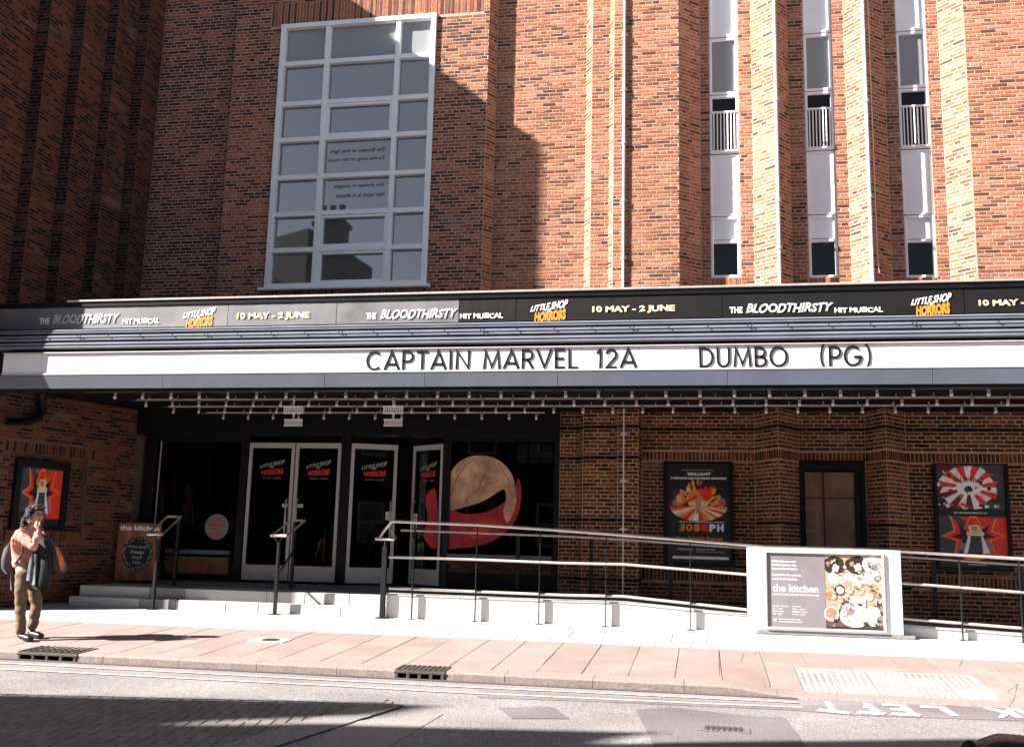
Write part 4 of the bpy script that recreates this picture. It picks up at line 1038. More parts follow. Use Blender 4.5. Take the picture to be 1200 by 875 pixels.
for n_, (x_, y_, lu, lv) in enumerate(bl):
    mi = random.randrange(len(M_BLOCK)); up = .007+random.uniform(0, .003)
    a_ = lu/2-.004; b_ = lv/2-.004
    vs = []
    for (sh_, zz_) in ((0, -.012), (0, up-.004), (.004, up)):
        for (i, j) in ((-1,-1), (1,-1), (1,1), (-1,1)): vs.append(((a_-sh_)*i, (b_-sh_)*j, zz_))
    fs_ = [(8,9,10,11)]+[(q, (q+1) % 4, 4+(q+1) % 4, 4+q) for q in range(4)]+[(4+q, 4+(q+1) % 4, 8+(q+1) % 4, 8+q) for q in range(4)]
    if n_ < 300:
        key = (round(lu, 2), mi, int(up*2000))
        if key not in cache:
            q = MB(); q.add(vs, fs_); o = q.build('paving_block', M_BLOCK[mi], road); cache[key] = o.data
        else: o = D.objects.new('paving_block', cache[key]); COL.objects.link(o); o.parent = road
        o.location = (x_, y_, rz(y_)); o.rotation_euler = (0, 0, ang)
    else:
        rest[mi].add([(x_+vx*ca-vy*sa_, y_+vx*sa_+vy*ca, rz(y_)+vz) for vx, vy, vz in vs], fs_)
allr = MB()
for i, q in enumerate(rest):
    if q.v: allr.add(q.v, q.f, i)
if allr.v: allr.build('block_paving', M_BLOCK, road, kind='stuff')
def bstrip(p, q, w_, n=40):
    p, q = Vector(p), Vector(q); d_ = (q-p).normalized(); nn = Vector((-d_.y, d_.x)); mb = MB(); vs = []
    for i in range(n+1):
        c_ = p+(q-p)*i/n
        for s_ in (0, 1): e_ = c_+nn*(w_*s_+random.uniform(-.008,.008)); vs.append((e_.x, e_.y, rz(e_.y)+.013))
    mb.add(vs, [(2*i, 2*i+2, 2*i+3, 2*i+1) for i in range(n)]); mb.build('asphalt_seam', D.materials['worn asphalt'], road)
bstrip((-9.4, 7.40), (-2.72, 8.74), .34); bstrip((-2.52, 8.74), (-3.05, 4.5), -.34)

# ------------------------------------------------------------------ steps and ramp
stp = thing('entrance_steps', 'two pale speckled granite steps up to the entrance doors', 'steps')
g1 = at(205, 711, 15.38).z; SZ1, SZ2 = .19, .36
YS1, YS2 = 15.00, 15.20
def stepblk(x0, x1, y0, y1, z0, z1, m_): mb = MB(); mb.bbox(x0+.003, x1-.003, y0, y1, z0, z1, .008); mb.build('granite_block', m_, stp)
L1 = [at(p, 706, YS1).x for p in (80, 163, 205, 292, 303, 345)]; L2 = [at(p, 692, YS2).x for p in (93, 142, 175, 217, 313, 357)]
xR = at(449, 706, YS1).x
dk = {(2): M_GRAND}
L1c = [L1[0], at(163,706,YS1).x, at(206,706,YS1).x, at(265,706,YS1).x, at(303,706,YS1).x, at(352,706,YS1).x, at(400,706,YS1).x, xR]
L2c = [L2[0], at(175,692,YS2).x, at(217,692,YS2).x, at(313,692,YS2).x, at(358,692,YS2).x, at(410,692,YS2).x, xR]
for i, (a, b) in enumerate(zip(L1c[:-1], L1c[1:])): stepblk(a, b, YS1, YS2+.05, -.05, SZ1, M_GRAND if i == 1 else M_GRAN)
for i, (a, b) in enumerate(zip(L2c[:-1], L2c[1:])): stepblk(a, b, YS2, 16.02, -.05, SZ2, M_GRAND if i == 1 else M_GRAN)
pl = MB(); pl.add([(L2[0], 16.02, SZ2-.002), (xe0+.3, 16.02, SZ2-.002), (xe0+.3, YS+.1, zfl-.02), (L2[0]-.3, YS+.1, zfl-.02), (L2[0]-.3, 16.02, -.05), (L2[0], 16.02, -.05)], [(0,1,2,3), (5,0,3)])
pl.box(-11, L2[0]+.002, 15.9, 17.2, -.1, .05); pl.build('landing', M_GRAND, stp)
# ramp: side wall, coping, surface
ramp = thing('ramp', 'long pale access ramp sloping down to the right in front of the theatre', 'ramp')
YR = 14.99
low = [(456, 689), (560, 693), (660, 697), (731, 698.5), (875, 714), (1058, 724.5), (1200, 736)]
lowp = [at(x_, y_, 14.955) for x_, y_ in low]
rtop = [(p.x, p.z-.075) for p in lowp]; rtop.append((7.0, rtop[-1][1]-.12)); 
def rampz(x):
    if x <= rtop[0][0]: return rtop[0][1]
    for (xa, za), (xb, zb) in zip(rtop[:-1], rtop[1:]):
        if x <= xb: return za+(zb-za)*(x-xa)/(xb-xa)
    return rtop[-1][1]
xr0 = at(452, 712, YR).x
segx = [xr0, -3.55, -2.3, -1.1, .1, 1.3, 2.6, 3.9, 5.2, 6.5]
for a, b in zip(segx[:-1], segx[1:]):
    mb = MB(); za, zb = rampz(a), rampz(b)
    mb.add([(a+.003, YR, -.06), (b-.003, YR, -.06), (b-.003, YR, zb-.03), (a+.003, YR, za-.03), (a+.003, YR+.2, -.06), (b-.003, YR+.2, -.06), (b-.003, YR+.2, zb-.03), (a+.003, YR+.2, za-.03)], [(0,1,2,3), (4,7,6,5), (0,3,7,4), (1,5,6,2), (3,2,6,7)])
    mb.build('wall_panel', M_CONC, ramp)
    mb = MB(); mb.add([(a+.002, YR-.012, za-.028), (b-.002, YR-.012, zb-.028), (b-.002, YR-.012, zb), (a+.002, YR-.012, za), (a+.002, YR+.22, za-.028), (b-.002, YR+.22, zb-.028), (b-.002, YR+.22, zb), (a+.002, YR+.22, za)], [(0,1,2,3), (4,7,6,5), (3,2,6,7), (0,4,5,1), (0,3,7,4), (1,5,6,2)])
    mb.build('coping', M_GRAN, ramp)
sf = MB()
n = 30
for i in range(n):
    a = xr0+(6.5-xr0)*i/n; b = xr0+(6.5-xr0)*(i+1)/n
    sf.add([(a, YR+.21, rampz(a)-.015), (b, YR+.21, rampz(b)-.015), (b, 16.9, rampz(b)-.015), (a, 16.9, rampz(a)-.015)], [(0,1,2,3)])
sf.add([(xr0, YR+.01, -.06), (xr0, 16.05, -.06), (xr0, 16.05, rampz(xr0)-.016), (xr0, YR+.01, rampz(xr0)-.016)], [(0,3,2,1)])
sf.build('ramp_surface', M_GRAND, ramp)

# ------------------------------------------------------------------ railings
rail = thing('ramp_railing', 'three-bar steel railing with thin black posts along the front of the ramp', 'railing')
YP = 14.92
def railpath(pix, Y): return [at(x_, y_, Y) for x_, y_ in pix]
tp = [(459.5, 610.7), (560, 614.7), (660, 621.3), (731, 626.7), (859, 637), (900, 640.4), (1016, 643.5), (1200, 654.7)]
def ext(P_, xe): d_ = (P_[-1]-P_[-2]); P_.append(P_[-1]+d_*((xe-P_[-1].x)/d_.x)); return P_
top = ext(railpath(tp, YP), 6.5)
lp0 = at(446, 632, YP-.1)
mb = MB(); mb.tube([top[0]+(-V3(.0,0,0))]+top[1:], .024, 10)
mb.build('handrail', M_STEEL, rail, smooth=True)
lpm = MB(); e = at(443, 631, YP)
lpm.tube([top[0], at(450, 622, YP), at(444, 631, YP)], .02, 8); lpm.tube([at(440, 631, YP), at(462, 632, YP)], .022, 8); lpm.tube([at(462, 632, YP), at(464, 630, YP+.3), at(459, 622, YP+.5)], .015, 8)
lpm.build('rail_end_loop', M_STEEL, rail, smooth=True)
mid = ext(railpath([(456, 652.5), (560, 655.5), (660, 659.5), (731, 661), (875, 673), (1058, 683), (1200, 694)], YP), 6.5)
mb = MB(); mb.tube(mid, .019, 8); mb.build('mid_rail', M_STEEL, rail, smooth=True)
lw = ext([p.copy() for p in lowp], 6.5)
mb = MB(); mb.tube(lw, .020, 8); mb.build('low_rail', M_STEEL, rail, smooth=True)
def polyz(P_, x):
    for a, b in zip(P_[:-1], P_[1:]):
        if a.x <= x <= b.x: return a.z+(b.z-a.z)*(x-a.x)/(b.x-a.x)
    return P_[-1].z if x > P_[-1].x else P_[0].z
for bx, tx_ in ((483, 484), (556, 559), (631, 633), (709, 711), (808, 810), (906, 906), (1015, 1014), (1127, 1124), (1197, 1194)):
    xx = (at(bx, 730, YP).x+at(tx_, 640, YP).x)/2; zt_ = polyz(top, xx)
    mb = MB(); mb.bbox(xx-.007, xx+.007, YP-.015, YP+.035, pz(YP)+.006, zt_-.02, .002); mb.bbox(xx-.05, xx+.05, YP-.04, YP+.04, pz(YP)-.002, pz(YP)+.008, .002)
    mb.tube([(xx, YP+.01, zt_-.03), (xx, YP, zt_-.01)], .009, 6)
    mb.build('post', M_DARKMET, rail)
mb = MB(); xx = at(450, 680, YP).x; mb.bbox(xx-.045, xx+.03, YP-.02, YP+.04, pz(YP), at(452, 640, YP).z, .006); mb.bbox(xx-.1, xx+.09, YP-.06, YP+.07, pz(YP)-.002, pz(YP)+.01, .002)
mb.tube([(xx-.01, YP, at(452, 642, YP).z), at(452, 634, YP)], .02, 8); mb.build('post', M_DARKMET, rail)
# wall-side rail of the ramp
rail2 = thing('ramp_handrail', 'steel handrail on thick black posts along the theatre wall behind the ramp', 'railing')
YQ = 16.2
P2 = [at(x_, y_, YQ) for x_, y_ in ((470, 621), (660, 628), (731, 632), (860, 641), (1058, 652), (1200, 662))]; ext(P2, 6.5)
mb = MB(); mb.tube(P2, .02, 8); mb.build('handrail', M_STEEL, rail2, smooth=True)
for px in (520, 606, 692.5, 786, 885, 990, 1095, 1196):
    xx = at(px, 680, YQ).x; mb = MB(); mb.bbox(xx-.03, xx+.03, YQ-.012, YQ+.03, rampz(xx)-.02, polyz(P2, xx)-.02, .004); mb.build('post', M_DARKMET, rail2)
    if px < 680: pass
# stair rails
def stairrail(pxb, pyb, pxt, pyt, label, pxu, pyu, pxb2):
    r_ = thing('stair_handrail', label, 'handrail', (0,0,0), 'looped handrails on the entrance steps')
    Y0, Y1 = YS1-.12, 16.05
    b = at(pxb, pyb, Y0); lo_ = at(pxt, pyt, Y0); hi = at(pxu, pyu, Y1)
    z0 = pz(Y0); w_ = .125
    mb = MB(); mb.bbox(b.x-.022, b.x+.022, Y0-.03, Y0+.03, z0, lo_.z-.10, .005); mb.bbox(b.x-.075, b.x+.075, Y0-.06, Y0+.06, z0-.003, z0+.008, .002)
    mb.tube([(b.x, Y0, lo_.z-.11), (b.x-.09, Y0-.02, lo_.z-.012)], .016, 6); mb.tube([(b.x, Y0, lo_.z-.11), (b.x+.05, Y0+.05, lo_.z-.0)], .014, 6); mb.build('post', M_DARKMET, r_)
    x2 = at(pxb2, 690, Y1-.05).x
    mb = MB(); mb.bbox(x2-.022, x2+.022, Y1-.08, Y1-.02, SZ2, hi.z-.03, .005); mb.build('post', M_DARKMET, r_)
    mb = MB(); mb.tube([(b.x, Y0+.03, z0+.60), (x2, Y1-.05, SZ2+.62)], .018, 6); mb.build('brace', M_DARKMET, r_)
    mb = MB(); a = V3(lo_.x-w_, Y0-.04, lo_.z); c_ = V3(lo_.x+w_, Y0-.04, lo_.z); d_ = V3(hi.x+w_, Y1, hi.z); e_ = V3(hi.x-w_, Y1, hi.z)
    mb.tube([a, c_], .021, 8); mb.tube([c_, d_], .017, 8); mb.tube([d_, e_], .021, 8); mb.tube([e_, a], .017, 8)
    mb.build('looped_rail', M_STEEL, r_, smooth=True)
stairrail(179, 711, 183, 626, 'looped handrail nearest the timber kitchen board', 204, 605, 203.5)
stairrail(322, 716, 328, 627.5, 'looped handrail in front of the closed paired doors', 349, 609.5, 341)

# ------------------------------------------------------------------ kitchen sign on the railing
M_PLUM = mat('grey plum print', (.20,.172,.19), .5, .14, 1.5)
ks = thing('banner_sign', 'white framed the kitchen board with a food photograph fixed to the ramp railing', 'sign')
YK = 14.78; kf = wallfr(0, YK, 0)
def kp(px, py): p = at(px, py, YK); return (p.x, p.z)
(kx0, _), (kx1, _) = kp(876, 690), kp(1057, 690); kz0, kz1 = kp(966, 740.5)[1], kp(966, 643)[1]
mb = MB(); mb.bbox(kx0, kx1, YK, YK+.11, kz0, kz1, .006); mb.build('board', mat('white board', (.74,.73,.73), .4, .04, 3), ks)
x0, x1, xm = kp(899, 690)[0], kp(1034, 690)[0], kp(967, 690)[0]; z0, z1 = kp(966, 736)[1], kp(966, 649)[1]
mb = MB()
for q in ((x0-.03, x0, z0-.03, z1+.03), (x1, x1+.035, z0-.03, z1+.03), (x0, x1, z1, z1+.03), (x0, x1, z0-.03, z0)): mb.bbox(q[0], q[1], YK-.03, YK-.002, q[2], q[3], .005)
mb.build('frame', M_ALU, ks)
mb = MB(); mb.bbox(kx0+.12, kx1+.15, YK+.0, YK+.10, kz0-.05, kz0-.004, .004); mb.build('support_beam', M_GRAND, ks)
mb = MB(); mb.prism([(x0, z0), (xm, z0), (xm, z1), (x0, z1)], kf, .002, .005); mb.build('text_panel', M_PLUM, ks)
tx = MB(); W_ = xm-x0; H_ = z1-z0
def kt(s, u0_, u1_, v, h_, **k_): text(tx, kf, s, x0+W_*u0_, x0+W_*u1_, z0+H_*v, z0+H_*(v+h_), .0065, **k_)
kt('Global flavours and', .09, .50, .875, .03, bold=.03); kt('kitchen talent in the', .09, .51, .825, .03, bold=.03); kt('heart of the theatre.', .09, .53, .775, .03, bold=.03)
kt('Inspired by the seasons,', .09, .59, .685, .032, bold=.03); kt('made in the kitchen.', .09, .53, .635, .03, bold=.03)
kt('the kitchen', .09, .88, .475, .10, bold=.018, spacing=1.0); kt('coffee breakfast brunch lunch dinner bar', .09, .90, .43, .024, bold=.02)
for i, (a, b) in enumerate((('Monday - Saturday', 'Sunday'), ('8am - 11pm', '9am - 10pm'), ('Kitchen open', 'Kitchen open'), ('9am - 9pm', '10am - 8pm'))):
    kt(a, .09, .09+.015*len(a)+.02, .27-.035*i, .019, bold=.02); kt(b, .43, .43+.018*len(b)+.04, .27-.035*i, .019, bold=.02)
kt('Book a table or find out more', .2, .56, .10, .017, bold=.02); kt('at the box office or online', .2, .60, .065, .017, bold=.02)
tx.prism(ngon(x0+W_*.13, z0+H_*.095, .022, 12), kf, .0052, .0063); tx.build('lettering', M_TXTW, ks)
# food photograph: board, plates, pans
ph = MB(); W2 = x1-xm
PCOL = {0: (.42,.27,.18), 1: (.10,.055,.045), 2: (.66,.62,.60), 3: (.025,.018,.018), 4: (.52,.40,.31), 5: (.36,.15,.09), 6: (.32,.17,.10), 7: (.20,.16,.15)}
PM = [mat('food print '+str(i), c_, .45, .3, 14) for i, c_ in PCOL.items()]
pu = lambda u, v: (xm+W2*u, z0+H_*v)
def pd(poly, mi, d_): ph.prism(poly, kf, d_, d_+.0007, mi)
pd([pu(0,.27), pu(1,.27), pu(1,1), pu(0,1)], 0, .002); pd([pu(0,0), pu(1,0), pu(1,.27), pu(0,.27)], 1, .002)
rn = random.Random(11); lv = .003
def disc(u, v, r_, mi, sx=1.0, jag=0):
    global lv
    P_ = []; n = 18
    for i in range(n):
        q = 2*math.pi*i/n; rr = r_*(1+(rn.random()-.5)*jag); P_.append((xm+W2*u+rr*math.cos(q)*sx, z0+H_*v+rr*math.sin(q)))
    pd(P_, mi, lv); lv += .00012
H1 = H_
for (u, v, r_) in ((.16,.85,.13), (.56,.86,.13), (.86,.86,.13)):
    disc(u, v, r_, 2 if u > .8 else 3, 1.1, .2); disc(u+.03, v-.03, r_*.5, 2 if u < .8 else 7, .7, .7); disc(u-.08, v+.02, r_*.25, 6, 1, .5)
for (u, v, r_, a, b) in ((.15,.68,.075,2,4), (.31,.66,.05,4,2), (.42,.7,.055,2,4), (.58,.66,.08,4,2), (.74,.69,.095,2,4), (.92,.68,.07,2,7), (.26,.52,.072,3,2), (.42,.52,.06,6,4), (.60,.52,.06,4,0), (.83,.49,.055,5,6), (.92,.46,.04,5,6), (.77,.44,.05,2,4), (.06,.44,.05,6,5), (.14,.43,.045,6,4), (.94,.36,.055,2,3), (.38,.30,.08,3,7), (.94,.28,.07,3,7)):
    disc(u, v, r_, a, 1, .12); disc(u, v, r_*.72, b, 1, .25); disc(u+.01, v+.01, r_*.3, rn.choice([2,5,3,4]), 1, .5)
pd([pu(.42,.30), pu(.70,.30), pu(.70,.44), pu(.42,.44)], 2, lv); pd([pu(.0,.0), pu(1,.0), pu(1,.03), pu(0,.03)], 3, lv)
disc(.5,.19,.17,4,1.15,.08); disc(.5,.22,.13,2,1.2,.3); disc(.42,.25,.06,7,1,.4); disc(.6,.22,.05,4,1,.4); disc(.10,.2,.10,2); disc(.09,.21,.075,5,1,.3); disc(.83,.22,.10,2,.9,.05); disc(.84,.16,.11,2,.9,.05); disc(.97,.13,.07,7)
for k in range(75):
    u, v = rn.random()*.94+.03, rn.random()*.92+.04; disc(u, v, rn.uniform(.006, .02), rn.choice([2,2,3,3,5,6,7,4]), rn.uniform(.5, 1.8), .7)
ph.build('food_photograph', PM, ks)
# ------------------------------------------------------------------ timber A-board 'the kitchen'
ab = thing('timber_board', 'brown timber the kitchen board with a round chalkboard on the step landing', 'sign')
YA = 16.15
ax = [at(p, 640, YA).x for p in (137, 187)]; az = [at(162, p, YA).z for p in (680, 612.5)]
np_ = 6
for i in range(np_):
    a = ax[0]+(ax[1]-ax[0])*i/np_; b = ax[0]+(ax[1]-ax[0])*(i+1)/np_; mb = MB(); mb.bbox(a+.001, b-.001, YA, YA+.03, az[0], az[1], .004)
    o = mb.build('plank', [M_WOOD, mat('stained timber light', (.27,.105,.055), .6, .5, 6) if 'stained timber light' not in D.materials else D.materials['stained timber light']][i % 2], ab)
mb = MB(); mb.box(ax[0], ax[1], YA+.031, YA+.06, az[0]+.1, az[0]+.16); mb.box(ax[0], ax[1], YA+.031, YA+.06, az[1]-.16, az[1]-.1)
mb.obox(((ax[0]+ax[1])/2, YA+.2, (az[0]+az[1])/2-.05), V3(.25,0,0), V3(0,.015,0), V3(0,-.14,.38)); mb.build('rear_brace', M_WOOD, ab)
af = wallfr(0, YA, 0); mb = MB(); text(mb, af, 'the kitchen', ax[0]+.03, ax[1]-.03, az[1]-.13, az[1]-.04, .0025, bold=.035, spacing=.95); mb.build('lettering', M_TXTW, ab)
cc = at(161, 648, YA); mb = MB(); mb.prism(ngon(cc.x, cc.z, .285, 36), af, .001, .012); mb.build('chalkboard', M_CHALK, ab)
mb = MB()
for i, (s, w_) in enumerate((('Fresh Soup', .17), ('Breakfast', .13), ('Lunch', .09), ('Cakes', .08))):
    text(mb, af, s, cc.x-w_, cc.x+w_, cc.z+.08-i*.085, cc.z+.135-i*.085, .0135, shear=.35, warp=lambda x, y: (x, y+.12*math.sin(x*7)))
for k in range(70):
    q = 2*math.pi*k/70+random.uniform(-.03, .03)
    if .9 < math.sin(q) and k % 2: continue
    r_ = random.uniform(.21, .265); u, v = cc.x+r_*math.cos(q), cc.z+r_*math.sin(q); a_ = q+random.choice([.6, -.6]); 
    mb.prism([(u, v), (u+.022*math.cos(a_), v+.022*math.sin(a_)), (u+.03*math.cos(a_+.4), v+.03*math.sin(a_+.4)), (u+.008*math.cos(a_+1.4), v+.008*math.sin(a_+1.4))], af, .0122, .0132)
mb.build('chalk_lettering', M_CHALKW, ab, kind='stuff')
# ------------------------------------------------------------------ poster cases
def pmat(n, c): return mat('poster '+n, c, .35, .25, 9)
PB = {'k': pmat('black', (.012,.012,.014)), 'r': pmat('red', (.78,.035,.012)), 'o': pmat('orange', (.88,.25,.03)), 'w': pmat('white', (.88,.82,.80)), 'y': pmat('cream', (.88,.56,.28)),
      's': pmat('skin', (.45,.23,.14)), 'g': pmat('grey', (.055,.06,.07)), 'd': pmat('dark red', (.20,.012,.012)), 'b': pmat('blue grey', (.16,.22,.30)), 'p': pmat('pink', (.55,.12,.18))}
PK = list(PB); PL = [PB[k] for k in PK]
class Art:
    def __init__(s, fr, x0, x1, z0, z1): s.mb = MB(); s.fr = fr; s.b = (x0, x1, z0, z1); s.d = .002
    def m(s, u, v): x0, x1, z0, z1 = s.b; return (x0+(x1-x0)*u, z0+(z1-z0)*v)
    def poly(s, pts, k): s.mb.prism([s.m(*p) for p in pts], s.fr, s.d, s.d+.0004, PK.index(k)); s.d += .00008
    def text(s, t, u0_, u1_, v0_, v1_, k, **kw):
        a = s.m(u0_, v0_); b = s.m(u1_, v1_); text(s.mb, s.fr, t, a[0], b[0], a[1], b[1], s.d+.0008, PK.index(k), **kw)
    def blob(s, u, v, r_, k, asp=1, jag=.5, n=16, rnn=random.Random(3)):
        s.poly([(u+r_*asp*(1+(rnn.random()-.5)*jag)*math.cos(2*math.pi*i/n), v+r_*(1+(rnn.random()-.5)*jag)*math.sin(2*math.pi*i/n)) for i in range(n)], k)
def case(name, label, fr, x0, x1, z0, z1, bw_=.07, dep=.09):
    t = thing(name, label, 'poster case')
    mb = MB()
    for q in ((x0, x0+bw_, z0, z1), (x1-bw_, x1, z0, z1), (x0+bw_, x1-bw_, z1-bw_, z1), (x0+bw_, x1-bw_, z0, z0+bw_)):
        mb.prism([(q[0], q[2]), (q[1], q[2]), (q[1], q[3]), (q[0], q[3])], fr, 0, dep)
    mb.build('frame', M_BLACK, t)
    mb = MB(); mb.prism([(x0+bw_, z0+bw_), (x1-bw_, z0+bw_), (x1-bw_, z1-bw_), (x0+bw_, z1-bw_)], fr, .001, .004+.03); mb.build('backing', PB['k'], t)
    return t
PB['g'].node_tree.nodes['Principled BSDF'].inputs['Roughness'].default_value = .3
# coat musical poster: title lettering kept, figure reduced to a plain burst
YJ = YI+.1
jf = lambda u, v, d=0: V3(u, YJ-.036-d, v)
jx0, jx1 = at(778, 600, YJ-.04).x, at(859.5, 600, YJ-.04).x; jz0, jz1 = at(818, 663, YJ-.04).z, at(818, 540, YJ-.04).z
jc = case('poster_case', 'black poster case with an orange burst and the title JOSEPH', wallfr(0, YJ-.002, 0), jx0, jx1, jz0, jz1, .05)
A = Art(jf, jx0+.05, jx1-.05, jz0+.03, jz1-.05)
rn = random.Random(4)
for k in range(26): A.blob(rn.uniform(.08,.9), rn.uniform(.5,.8), rn.uniform(.015,.05), rn.choice('kbdgk'), rn.uniform(1,2), .9)
A.blob(.14,.60,.05,'b',1.2,.5); A.blob(.87,.62,.035,'p',1.8,.5)
for i in range(34):
    q = R(rn.uniform(20, 165)); r_ = rn.uniform(.22, .30); k = rn.choice('oorry') if q < 1.7 else rn.choice('ooyyo'); w_ = rn.uniform(.02, .05)
    A.poly([(.5-.12*math.sin(q), .52), (.5+math.cos(q-w_*2)*r_*1.25, .52+math.sin(q-w_*2)*r_), (.5+math.cos(q)*(r_+.04)*1.25, .52+math.sin(q)*(r_+.04)), (.5+math.cos(q+w_*3)*r_*1.25, .52+math.sin(q+w_*3)*r_), (.5+.12*math.sin(q), .53)], k)
A.blob(.5,.62,.12,'y',1.5,.5); A.blob(.42,.68,.07,'o',1.6,.6); A.blob(.62,.7,.07,'r',1.5,.6)
for i in range(16):
    q0 = R(182+i*11); q1 = R(182+(i+1)*11); A.poly([(.5,.58), (.5+.46*math.cos(q0), .58+.155*math.sin(q0)), (.5+.46*math.cos(q1), .58+.155*math.sin(q1))], 'rowyorywroyowryo'[i])
A.poly([(.46,.64), (.5,.70), (.54,.64), (.53,.50), (.47,.50)], 's'); A.blob(.5,.74,.028,'s',1,.1); A.blob(.5,.757,.018,'k',1.3,.2)
A.poly([(.5,.66), (.3,.60), (.12,.53), (.12,.545), (.3,.625), (.47,.69)], 'r'); A.poly([(.5,.66), (.7,.62), (.9,.58), (.9,.565), (.7,.60), (.52,.64)], 'o')
A.text('THE UK TOUR OF THE SMASH HIT MUSICAL', .25, .75, .935, .944, 'w'); A.text("'BRILLIANT", .32, .70, .885, .915, 'w', bold=.04); A.text("IT EXPLODES LIKE GLITTERING FIREWORKS'", .06, .95, .845, .868, 'w', bold=.04)
A.text('TIM RICE AND ANDREW LLOYD WEBBER\'S', .18, .90, .412, .426, 'w', bold=.02)
for i, (c_, k) in enumerate(zip('JOSEPH', 'ooodww')): A.text(c_, .18+.122*i, .18+.122*i+.105, .325, .40, k if k != 'd' else 'r', bold=.07)
A.text('AND THE', .12, .2, .245, .256, 'o'); A.text('Amazing Technicolor Dreamcoat', .12, .88, .225, .275, 'o', shear=.3, bold=.02)
A.text("UNION J'S JAYMI HENSLEY IS JOSEPH", .14, .88, .185, .203, 'w', bold=.02); A.text('STORYHOUSE', .16, .40, .135, .155, 'w'); A.text('TUE 30 APR - SAT 4 MAY', .46, .76, .14, .155, 'w', bold=.02)
A.text('STORYHOUSE.COM', .46, .9, .118, .127, 'w'); A.poly([(.03,.05), (.97,.05), (.97,.078), (.03,.078)], 'w')
A.mb.build('poster', PL, jc)
# double poster at the right
dx0, dx1 = at(1095, 600, YJ-.04).x, at(1183, 600, YJ-.04).x; dz0, dz1 = at(1140, 669, YJ-.04).z, at(1140, 541, YJ-.04).z
dc_ = case('poster_case', 'black case with two film posters, red rays above red star, right of the pier', wallfr(0, YJ-.002, 0), dx0, dx1, dz0, dz1, .05)
zm = dz0+(dz1-dz0)*.50
A = Art(jf, dx0+.05, dx1-.05, zm+.01, dz1-.05)
A.poly([(0,0),(1,0),(1,1),(0,1)], 'g')
rn = random.Random(9)
for k in range(60): A.blob(rn.random(), rn.random()*.9+.05, rn.uniform(.02,.07), rn.choice('kkkkgbdw'), rn.uniform(.6,1.6), .8)
n = 22
for i in range(n):
    q0 = 2*math.pi*i/n; q1 = 2*math.pi*(i+1)/n; r0_, r1_ = rn.uniform(.38,.48), rn.uniform(.38,.48); cxx, cyy = .47, .56
    cl = lambda t: max(.02, min(.98, t))
    A.poly([(cxx, cyy), (cl(cxx+r0_*math.cos(q0)), cl(cyy+r0_*math.sin(q0))), (cl(cxx+r1_*math.cos(q1)), cl(cyy+r1_*math.sin(q1)))], 'w' if i % 2 else rn.choice('rrd'))
A.blob(.47,.54,.15,'w',1.3,.3); A.blob(.47,.52,.07,'g',.8,.7); A.blob(.48,.53,.04,'k',.7,.8)
A.text('DUMBO', .26, .70, .66, .75, 'k')
for k in range(36): A.blob(rn.random(), rn.choice([rn.uniform(.12,.24), rn.random()*.7+.12]) if k % 3 else rn.uniform(.1,.2), rn.uniform(.012,.035), rn.choice('kkwsgrd'), 1, .8)
A.poly([(0,0),(1,0),(1,.12),(0,.12)], 'k'); A.text('IN CINEMAS MARCH 29', .24, .72, .035, .065, 'w', bold=.04)
A.mb.build('poster', PL, dc_)
A = Art(jf, dx0+.05, dx1-.02, dz0+.05, zm)
def starposter(A):
    A.poly([(0,0),(1,0),(1,1),(0,1)], 'g'); A.poly([(0,0),(1,0),(1,.30),(0,.30)], 'k')
    A.poly([(.62,.2),(1,.2),(1,.98),(.3,.98),(.5,.8)], 'r'); A.blob(.5,.6,.2,'k',1,.3)
    def star(s_, k): A.poly([(.5+s_*x, .58+s_*y*1.0) for x, y in [(-.05,.42),(-.14,.18),(-.34,.44),(-.28,.14),(-.47,.02),(-.25,-.06),(-.29,-.32),(-.1,-.12),(.1,-.12),(.3,-.3),(.24,-.04),(.47,.04),(.27,.14),(.34,.4),(.12,.2),(.05,.42)]], k)
    star(1.0, 'o'); star(.9, 'r'); star(.66, 'k'); A.blob(.36,.4,.08,'b',.8,.5); A.blob(.7,.42,.08,'b',.8,.5)
    A.poly([(.34,.28),(.42,.62),(.48,.70),(.56,.70),(.63,.6),(.72,.28),(.62,.28),(.56,.5),(.5,.28),(.44,.5),(.40,.28)], 'w'); A.poly([(.43,.30),(.45,.62),(.60,.62),(.62,.30)], 'g')
    A.blob(.515,.74,.11,'y',.85,.4); A.blob(.51,.76,.05,'s',.9,.1); A.blob(.43,.66,.05,'y',.7,.5); A.blob(.61,.66,.05,'y',.7,.5)
    A.blob(.5,.17,.04,'o',3.2,.8); A.poly([(.4,.06),(.66,.06),(.66,.075),(.4,.075)], 'y')
starposter(A); A.mb.build('poster', PL, dc_)
# wing poster
LWO = Vector((rp0.x, rp0.y, 0))
wx0, wx1 = (onw(20, 560)-Vector((LW0[0], LW0[1], 0))).dot(LU)-wh[0], (onw(83, 560)-Vector((LW0[0], LW0[1], 0))).dot(LU)-wh[0]
wf = frame(LWO, LU, (0,0,1))
wpz1, wpz0 = onw(50, 540).z, onw(50, 622).z-.02
wcs = case('poster_case', 'black poster case with a red star on the shaded wing wall behind the woman', wf, wx0, wx1, wpz0, wpz1, .10, .08)
wfd = frame(LWO+LN*.034, LU, (0,0,1)); A = Art(wfd, wx0+.12, wx1-.11, wpz0+.02, wpz1-.12)
starposter(A); A.mb.build('poster', PL, wcs)
